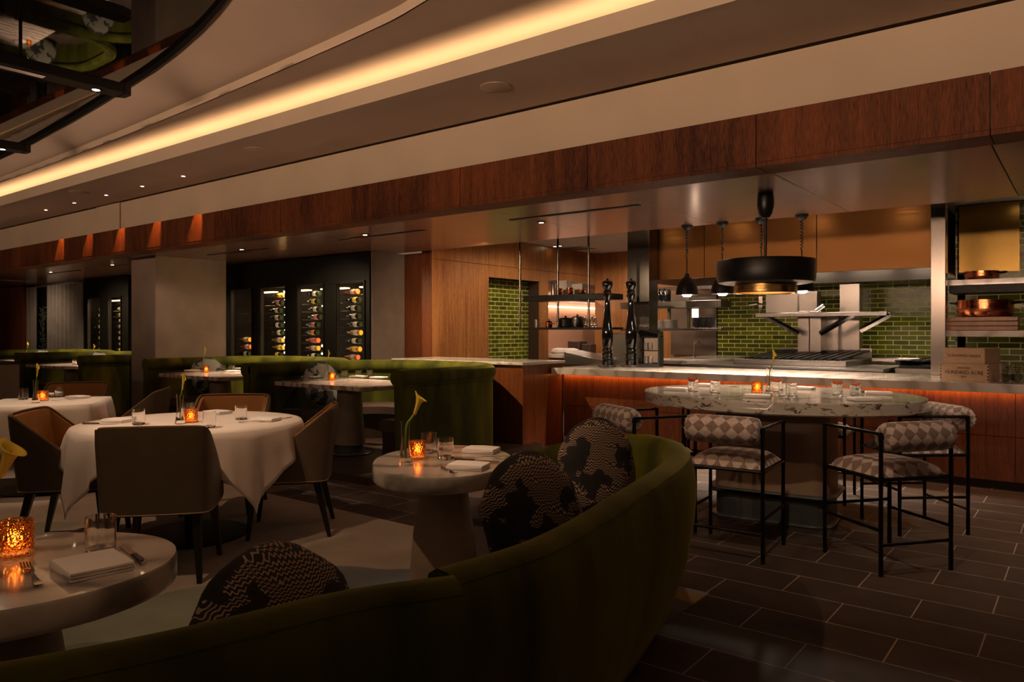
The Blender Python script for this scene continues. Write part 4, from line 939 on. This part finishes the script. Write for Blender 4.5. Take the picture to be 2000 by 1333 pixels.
def napkin():
    pr = []
    for k in range(9): a = R(90+180*k/8); pr.append((-.078+.0105*math.cos(a), .0105+.0105*math.sin(a)))
    pr += [(.070, 0), (.086, .0005), (.087, .005), (.074, .0062), (.086, .0072), (.088, .0115), (.073, .0128), (.087, .0138), (.087, .0185), (.080, .0205), (.0, .0215)]
    m = MB(); rings = []
    for y, q in ((-.062, .86), (-.0615, .95), (-.058, 1), (0, 1.0), (.058, 1), (.0615, .95), (.062, .86)):
        rings.append([(x+.0012*math.sin(60*y+300*z), y*(1-.015*(z > .008)), .0107+(z-.0107)*q+.0006*math.sin(50*x+40*y)) for x, z in pr])
    m.loft(rings); return m.build('napkin', T['napkin'], ang=60)
def fork():
    m = MB(); pr = [(-.10, .009, .004), (-.085, .0105, .004), (-.04, .006, .005), (.0, .003, .011), (.03, .0035, .010), (.045, .010, .006), (.058, .0115, .005)]
    m.loft([[(-w_, y, z-.0012), (w_, y, z-.0012), (w_, y, z+.0012), (-w_, y, z+.0012)] for y, w_, z in pr])
    for i in range(4):
        x = -.0098+.0065*i; m.loft([[(x-.0016, y, z-.001), (x+.0016, y, z-.001), (x+.0016, y, z+.001), (x-.0016, y, z+.001)] for y, z in ((.057, .005), (.08, .006), (.10, .012))])
    return m.build('fork', T['chrome'], bevel=.0006)
def knife():
    t = thing('table_knife', '', 'knife')
    MB().loft([[(x0*w_, y, z) for x0, z in ((-1, .001), (1, .001), (1, .011*hh), (-1, .011*hh))] for y, w_, hh in ((-.11, .006, .8), (-.10, .0085, 1), (-.03, .0065, .9), (-.012, .008, .8), (-.005, .004, .6))]).build('handle', T['darkwood'], t, bevel=.002)
    MB().loft([[(-w_, y, .001), (w_, y, .001), (w_, y, .0035), (-w_, y, .0035)] for y, w_ in ((-.006, .006), (.03, .009), (.08, .010), (.105, .006), (.115, .001))]).build('blade', T['chrome'], t)
    o = MB().lathe([(1e-4, -.112), (.006, -.112), (.0075, -.106), (1e-4, -.104)], 10).build('end_cap', T['chrome'], t); o.rotation_euler = (-PI/2, 0, 0); o.location = (0, 0, .006)
    return t
protos = {}
def put(kind, x, y, z, rz, label, scale=None):
    mk = dict(t=tumbler, v=votive, b=vase, l=lily, n=napkin, f=fork, k=knife)[kind]
    cat = dict(t='glass', v='candle holder', b='vase', l='flower', n='napkin', f='fork', k='knife')[kind]
    grp = dict(t='clear glass tumblers', v='amber votives', b='bud vases', l='yellow calla lilies', n='folded white napkins', f='forks', k='table knives')[kind]
    if kind not in protos: o = protos[kind] = mk()
    else: o = dup(protos[kind])
    o.location = (x, y, z); o.rotation_euler = (0, 0, rz); o.scale = scale or (1, 1, 1)
    o['label'] = label; o['category'] = cat; o['group'] = grp
    return o
def P_(kind, px, py, z, rz, label, scale=None): x, y = at(px, py, z); return put(kind, x, y, z+.0005, rz, label, scale)
VIEW = R(37.8)          # a lean along the picture plane
# near marble table
z = .74; tb = 'on the marble table at the bottom left'
P_('v', 30, 1086, z, 0, 'large amber glass votive with a lit candle '+tb, (1.12, 1.12, 1.12)); P_('t', 197, 1080, z, .3, 'clear glass tumbler '+tb)
put('n', -2.02, .85, z+.0005, R(-6), 'folded white napkin '+tb, (.95, 1.2, 1.2)); put('f', -2.085, .735, z+.0005, R(79), 'four-tined fork '+tb); put('k', -2.06, .972, z+.0005, R(78), 'dark-handled knife '+tb)
put('b', -2.42, .735, z+.0005, 0, 'slim clear vase with the large lily '+tb); put('l', -2.42, .735, z+.001, R(30), 'large yellow calla lily at the left edge of the picture', (1.25, 1.3, .95))
# oval marble table by the sofa
tb = 'on the small oval marble table'
P_('b', 792, 903, z, 0, 'slim clear vase of water '+tb); P_('l', 792, 903, z, VIEW, 'tall yellow calla lily leaning right '+tb)
P_('v', 816, 896, z, 0, 'amber glass votive glowing '+tb); P_('t', 838, 885, z, 0, 'clear glass tumbler '+tb+', the rear one'); P_('t', 870, 897, z, .5, 'clear glass tumbler '+tb+', the front one')
P_('n', 940, 884, z, R(20), 'folded white napkin '+tb+', the rear one', (.95, .95, 1.2)); P_('n', 915, 916, z, R(20), 'folded white napkin '+tb+', the front one', (.95, .95, 1.2))
P_('f', 952, 896, z, R(-60), 'fork '+tb+', beside the rear napkin'); P_('k', 930, 901, z, R(-68), 'knife '+tb+', between the two napkins'); P_('f', 876, 922, z, R(-120), 'fork '+tb+', beside the front napkin')
# nearer white table
z = .7515; tb = 'on the nearer white table'
P_('b', 352, 828, z, 0, 'slim clear vase '+tb); P_('l', 352, 828, z, VIEW, 'yellow calla lily in the vase '+tb, (.35, 1, 1))
P_('v', 373, 825, z, 0, 'amber votive '+tb, (1.1, 1.1, 1)); P_('t', 271, 830, z, 0, 'clear tumbler '+tb+', far left'); P_('t', 409, 836, z, 0, 'clear tumbler '+tb+', right of the votive'); P_('t', 368, 815, z, 0, 'clear tumbler '+tb+', behind the votive'); P_('t', 471, 820, z, 0, 'clear tumbler '+tb+', far right')
P_('n', 232, 824, z, R(20), 'folded napkin '+tb+', at the left'); P_('n', 425, 808, z, R(10), 'folded napkin '+tb+', at the back'); P_('n', 518, 822, z, R(25), 'folded napkin '+tb+', at the right')
P_('f', 497, 825, z, R(-30), 'fork '+tb+', left of the right napkin'); P_('k', 548, 819, z, R(10), 'knife '+tb+', right of the right napkin'); P_('k', 196, 829, z, R(-50), 'knife '+tb+', at its left edge')
# far left white table
tb = 'on the white table at the left edge'
P_('b', 70, 787, z, 0, 'slim clear vase '+tb); P_('l', 70, 787, z, VIEW, 'yellow calla lily in the vase '+tb, (.25, 1, 1)); P_('v', 84, 783, z, 0, 'amber votive '+tb, (1.1, 1.1, 1))
P_('t', 46, 781, z, 0, 'clear tumbler '+tb+', left of the vase'); P_('t', 116, 776, z, 0, 'clear tumbler '+tb+', right of the vase'); P_('n', 152, 778, z, R(15), 'folded napkin '+tb+', right side'); P_('n', 99, 773, z, R(15), 'folded napkin '+tb+', behind the votive')
P_('f', 125, 783, z, R(-40), 'fork '+tb); P_('k', 180, 775, z, R(10), 'knife '+tb)
# booth tables
z = .8205
data = [('in the booth nearest the bar', [('b', 638, 742), ('l', 638, 742), ('v', 649, 743), ('t', 614, 738, 'leftmost'), ('t', 673, 738, 'second from the left'), ('t', 701, 738, 'third from the left'), ('t', 722, 738, 'rightmost'), ('n', 608, 738, 'left'), ('n', 700, 738, 'middle'), ('n', 740, 740, 'right')]),
        ('in the booth right of the column', [('b', 397, 727), ('l', 397, 727), ('v', 403, 728), ('t', 376, 725, 'leftmost'), ('t', 435, 724, 'second from the left'), ('t', 453, 724, 'third from the left'), ('t', 478, 725, 'rightmost'), ('n', 376, 726, 'left'), ('n', 455, 727, 'middle'), ('n', 470, 722, 'right')]),
        ('in the booth left of the column', [('b', 181, 713), ('l', 181, 713), ('v', 172, 713.5), ('t', 147, 713, 'left'), ('t', 199, 713, 'right'), ('n', 160, 712.5, 'single')]),
        ('in the farthest left booth', [('b', 52, 703), ('l', 52, 703), ('v', 57, 703.5), ('t', 32, 703.5, 'only'), ('n', 45, 703.5, 'single')])]
KN = dict(b='slim clear vase', l='yellow calla lily', v='amber votive', t='clear tumbler', n='folded white napkin')
for where, its in data:
    for it in its:
        k, px, py = it[:3]; lab = f'{KN[k]} on the table {where}'+((f', {it[3]}' if 'from' in it[3] else f', {it[3]} one') if len(it) > 3 else '')
        P_(k, px, py, z, VIEW if k == 'l' else .2, lab, (.4, 1, 1) if k == 'l' else None)
# high table
z = .9005; tb = 'on the high oval table'
P_('b', 1503, 771, z, 0, 'slim clear vase '+tb); P_('l', 1503, 771, z, VIEW, 'yellow calla lily in the vase '+tb, (.5, 1, .98)); P_('v', 1479, 768, z, 0, 'amber votive '+tb, (1, 1, 1))
for px, py, s, wd in ((1354, 767, 1.12, 'tall, farthest left'), (1397, 770, .95, 'second from the left'), (1517, 768, 1.15, 'tall, just behind the vase'), (1531, 776, .95, 'left of a close front pair'), (1546, 776, .95, 'right of a close front pair'), (1635, 774, 1.15, 'tall, near the right end'), (1671, 775, .95, 'farthest right')):
    P_('t', px, py, z, .2, 'cut tumbler '+tb+', '+wd, (.95, .95, s))
for px, py, a, wd in ((1322, 763, 10, 'farthest left'), (1382, 755, 0, 'back left'), (1479, 777, 15, 'front middle'), (1567, 761, 0, 'back middle'), (1687, 783, 40, 'front right'), (1716, 771, 15, 'farthest right')):
    P_('n', px, py, z, R(a), 'folded white napkin '+tb+', '+wd)
P_('f', 1644, 781, z, R(-60), 'fork '+tb+', left of the front right napkin'); P_('k', 1700, 768, z, R(-70), 'knife '+tb+', near the far right napkin'); P_('f', 1447, 777, z, R(-60), 'fork '+tb+', left of the front middle napkin')

# ------------------------------------------------------------ wine cabinets
LB = dict(white=plain('white_label', (.66, .64, .60), .6), yellow=plain('yellow_label', (.75, .60, .12), .6), pink=plain('pink_label', (.60, .22, .28), .6), orange=plain('orange_label', (.75, .33, .05), .6))
BG = dict(dark=plain('dark_bottle_glass', (.010, .016, .008), .08), rose=plain('rose_bottle_glass', (.42, .10, .04), .1), amber=plain('golden_bottle_glass', (.35, .20, .03), .1))
bottle_protos = {}
def wine_bottle(g_, l_):
    key = (g_, l_)
    if key not in bottle_protos:
        t = thing('wine_bottle', '', 'wine bottle')
        rot = Matrix.Rotation(R(-90), 4, 'Y')
        def lx(m, prof): m.lathe(prof, 20); m.v = [(-z_, y_, x_) for x_, y_, z_ in m.v]; return m
        lx(MB(), [(1e-4, .0), (.036, .0), (.038, .006), (.038, .19), (.030, .215), (.015, .235), (.014, .29), (.016, .295), (1e-4, .295)]).build('body', BG[g_], t)
        lx(MB(), [(.0385, .06), (.0388, .061), (.0388, .139), (.0385, .14)]).build('label', LB[l_], t)
        bottle_protos[key] = [t, False]
    q = bottle_protos[key]
    if not q[1]: q[1] = True; return q[0]
    return dup(q[0])
def cabinet(x0, x1, doors, label, rows, lampdoors, zt=2.04, z0=.72):
    t = thing('wine_cabinet', label, 'wine cabinet'); YF = 6.96
    m = MB(); m.bx(x0, x1, YF, YF+.05, zt, HP-.002).bx(x0, x1, YF, YF+.05, 0, z0); e = [x0]+[v for d in doors for v in d]+[x1]
    for a, b_ in zip(e[::2], e[1::2]): m.bx(a, b_, YF, YF+.05, z0, zt)
    m.bx(x0, x1, YF+.55, YF+.6, 0, HP-.002).bx(x0, x0+.03, YF+.05, YF+.55, 0, HP-.002).bx(x1-.03, x1, YF+.05, YF+.55, 0, HP-.002)
    m.build('carcass', T['cabblack'], t, bevel=.003)
    for a, b_ in doors:
        d = MB().bx(a-.025, a, YF-.02, YF, z0-.03, zt+.03).bx(b_, b_+.025, YF-.02, YF, z0-.03, zt+.03).bx(a, b_, YF-.02, YF, zt, zt+.03).bx(a, b_, YF-.02, YF, z0-.03, z0).build('door', T['blackmetal'], t)
        MB().bx(a, b_, YF-.012, YF-.006, z0, zt).build('pane', T['pane'], d)
        MB().bx(a+.01, b_-.01, YF+.4, YF+.5, zt-.04, zt-.02).build('top_light', T['cablamp'], t)
    for di, (a, b_) in enumerate(doors):
        for k in range(rows):
            zz = zt-.115-.118*k
            MB().tube([(a-.04, YF+.10, zz-.042), (b_+.04, YF+.10, zz-.042)], .004, 6).tube([(a-.04, YF+.18, zz-.042), (b_+.04, YF+.18, zz-.042)], .004, 6).build('rack_rail', T['chrome'], t)
            if di in lampdoors and (di == lampdoors[0] or k in (2, 7, 8)):
                MB().ball((b_-.125, YF+.075, zz+.04), .016 if k in (0, 6, 7, 8) else .009, 10, 6).build('led_lamp', T['bulb_s'], t)
    for a, b_ in doors:
        area('cabinet_light', ((a+b_)/2+.15, YF+.10, zt-.05), ((a+b_)/2, YF+.3, 0), .3, .04, 2.4, (1, .66, .34)); area('cabinet_light', (b_-.03, YF+.12, 1.35), (a, YF+.25, 1.35), .03, 1.3, 4.0, (1, .62, .3))
doors = [(-11.31, -10.72), (-10.46, -9.82), (-9.5, -8.9), (-8.59, -8.01)]
cabinet(-11.6, -7.9, doors, 'black wine cabinet with four lit glass doors behind the booths', 9, (1, 2))
spec = {0: [None]*6+[('amber', 'white'), ('rose', 'white'), ('dark', 'white')],
        1: [('amber', 'yellow'), ('dark', 'pink'), ('dark', 'white'), ('dark', 'white'), ('dark', 'white'), ('dark', 'white'), ('amber', 'white'), ('amber', 'yellow'), ('dark', 'yellow')],
        2: [('dark', 'white'), ('dark', 'yellow'), ('dark', 'white'), ('dark', 'pink'), ('dark', 'pink'), ('dark', 'orange'), ('rose', 'pink'), ('amber', 'white'), ('dark', 'white')],
        3: [('rose', 'white'), ('dark', 'yellow'), ('dark', 'white'), ('dark', 'white'), ('dark', 'white'), ('amber', 'white'), ('dark', 'white'), ('amber', 'yellow'), ('rose', 'white')]}
for di, rows_ in spec.items():
    a, b_ = doors[di]
    for k, q in enumerate(rows_):
        if not q: continue
        o = wine_bottle(*q); o.location = (b_-.22-random.uniform(0, .09), 7.10, 2.04-.115-.118*k); o['group'] = 'wine bottles in the four-door cabinet'
        o['label'] = f'{dict(dark="dark", rose="rose-coloured", amber="golden")[q[0]]} wine bottle with {q[1]} label, {ordn[di]} of four doors, {ordn[k]} row down'
doors2 = [(-16.71, -16.14), (-15.75, -15.24)]
cabinet(-16.93, -14.95, doors2, 'black wine cabinet with two lit glass doors at the far left beside the curtain', 9, ())
for di, (a, b_) in enumerate(doors2):
    for k in range(1, 9):
        q = ('dark', 'white') if (k+di) % 3 else ('dark', 'yellow'); o = wine_bottle(*q); o.location = (b_-.20+(.03 if k % 2 else 0), 7.10, 2.04-.115-.118*k); o['group'] = 'wine bottles in the far left cabinet'
        o['label'] = f'dark wine bottle with {q[1]} label in the far left cabinet, {("left", "right")[di]} door, {ordn[k]} row down'
# curtains, window and timber panel at the far left
def curtain(px0, px1, label, flare=0):
    a, b_ = onx(px0, 7.12), onx(px1, 7.12); n = int((b_-a)/.02); m = MB(); 
    rings = [[(a+(b_-a)*i/n+flare*(1-z/HP)*(i/n-1)*.0, 7.12+.035*math.sin(i*.55)+.01*math.sin(i*1.7), z) for i in range(n+1)] for z in (.02, 1.2, HP-.05)]
    m.loft(rings, closed=False, cap=False); o = m.build('curtain', T['curtain'], solid=.004, ang=80); tag(o, label, 'curtain', 'grey curtains')
curtain(50, 72, 'narrow grey floor-length curtain left of the dark window'); curtain(92, 164, 'wide grey floor-length curtain between the dark window and the wine cabinet')
struct('window_1', MB().bx(onx(66, 7.2), onx(100, 7.2), 7.24, 7.26, .1, HP-.05), T['blackgloss'])
struct('wall_panel_left', MB().bx(XL, onx(50, 7.1), 7.05, 7.2, 0, HP), T['walnut'])
m = MB(); random.seed(3); cx0 = onx(82, 7.15)
for k in range(160):
    c_ = Vector((cx0+random.gauss(0, .09), 7.17+random.uniform(-.03, .05), random.uniform(.5, 1.95))); d = Vector((random.uniform(-1, 1), random.uniform(-.4, .4), random.uniform(-.5, 1))).normalized()*.05; q = d.cross(Vector((0, 1, .2))).normalized()*.018
    m.add([c_-d, c_+q, c_+d, c_-q], [(0, 1, 2, 3)])
t = thing('tall_plant', 'tall leafy plant in front of the dark window between the curtains', 'plant'); m.build('foliage', plain('plant_leaf', (.05, .085, .03), .4), t, solid=.002); MB().tube([(cx0, 7.17, .02), (cx0+.02, 7.17, 1.0), (cx0, 7.17, 1.8)], .012, 8).build('stem', T['darkwood'], t); MB().lathe([(.09, 0), (.12, .3), (.11, .3), (.10, .28), (1e-4, .28)], 20, (cx0, 7.17, 0)).build('pot', T['band'], t)
# sideboard at far left
t = thing('service_cabinet', 'plain grey-brown wooden cabinet at the left edge behind the far left table', 'cabinet', (-11.75, 3.38, 0))
MB().bx(-.75, .74, -.36, .36, .05, .93).build('body', T['column'], t); MB().bx(-.77, .76, -.385, .38, .93, .957).build('top', T['darkwood'], t)
for k in range(3): MB().bx(-.735+.49*k, -.255+.49*k, -.38, -.362, .08, .91).build('door', T['column'], t)
for k in range(2): MB().bx(.742, .755, -.355+.36*k, -.005+.36*k, .08, .91).build('side_panel', T['column'], t)

# ------------------------------------------------------------ unseen spots over tables and single areas, most with no fitting built
spot('table_light', (-4.2, 1.2, 3.5), (CX, CY, .75), 120, 30, .7, SOFT)
spot('table_light', (-6.72, 2.86, 3.38), (DX-.1, DY, .75), 85, 34, .7, SOFT)
spot('table_light', (-6.2, 1.0, 3.38), (-5.6, 2.9, 0), 60, 60, .9, WARM)
spot('table_light', (-2.6, 1.4, 3.5), (-2.4, 2.62, .74), 34, 26, .8, SOFT)
spot('table_light', (-1.6, -.6, 3.5), (-2.2, .75, .74), 34, 30, .8, WARM)
spot('cushion_light', (-2.8, 1.0, 3.5), (-1.75, 3.3, .7), 60, 40, .9, WARM)
spot('carpet_light', (-3.4, .6, 3.5), (-3.3, 2.6, 0), 55, 60, .9, WARM)
for i, (x, e) in enumerate(((-6.1, 42), (-8.6, 42), (-12.9, 40), (-15.4, 34))):
    spot('booth_light', (x, 5.6, HP-.05), (x+.1, 5.35, .8), e*2.8, 52, .7, SOFT, .02); spot('booth_back_light', (x, 5.75, HP-.05), (x, 6.7, .9), 125, 120, .9, (1, .75, .45), .02)
spot('column_light', (-10.0, 5.2, HP-.05), (-10.9, 5.7, .9), 9, 90, .9, SOFT)
spot('panel_light', (-6.0, 7.2, HP-.02), (-7.3, 8.2, 1.2), 45, 110, .9, (1, .68, .40))
for x, y, e in ((-6.3, 9.0, 50), (-6.2, 11.0, 45), (1.2, 9.0, 6)):
    spot('kitchen_light', (x, y, 2.78), (x-.5, y+.3, 0), e, 150, .6, KIT, .08)
spot('added_curtain_light', (-18.6, 5.8, HP-.05), (-18.9, 7.0, 1.2), 30, 120, .9, SOFT, .02)  # added spot without a fitting, brightens the dark curtains and timber panel
spot('stool_light', (-.9, 2.4, 3.45), (-1.5, 4.9, .6), 58, 52, .9, SOFT, .03)
spot('added_shelf_light', (-5.35, 9.6, 2.76), (-4.9, 10.35, 1.5), 26, 100, .8, KIT, .03)  # added spot without a fitting, brightens the plates on the steel shelves
spot('floor_light', (.3, 5.9, HP-.05), (.3, 6.2, 0), 34, 110, .9, (1, .74, .55), .04)
spot('floor_light', (-2.9, 5.9, HP-.05), (-2.4, 6.2, 0), 26, 100, .9, (1, .66, .45), .04)
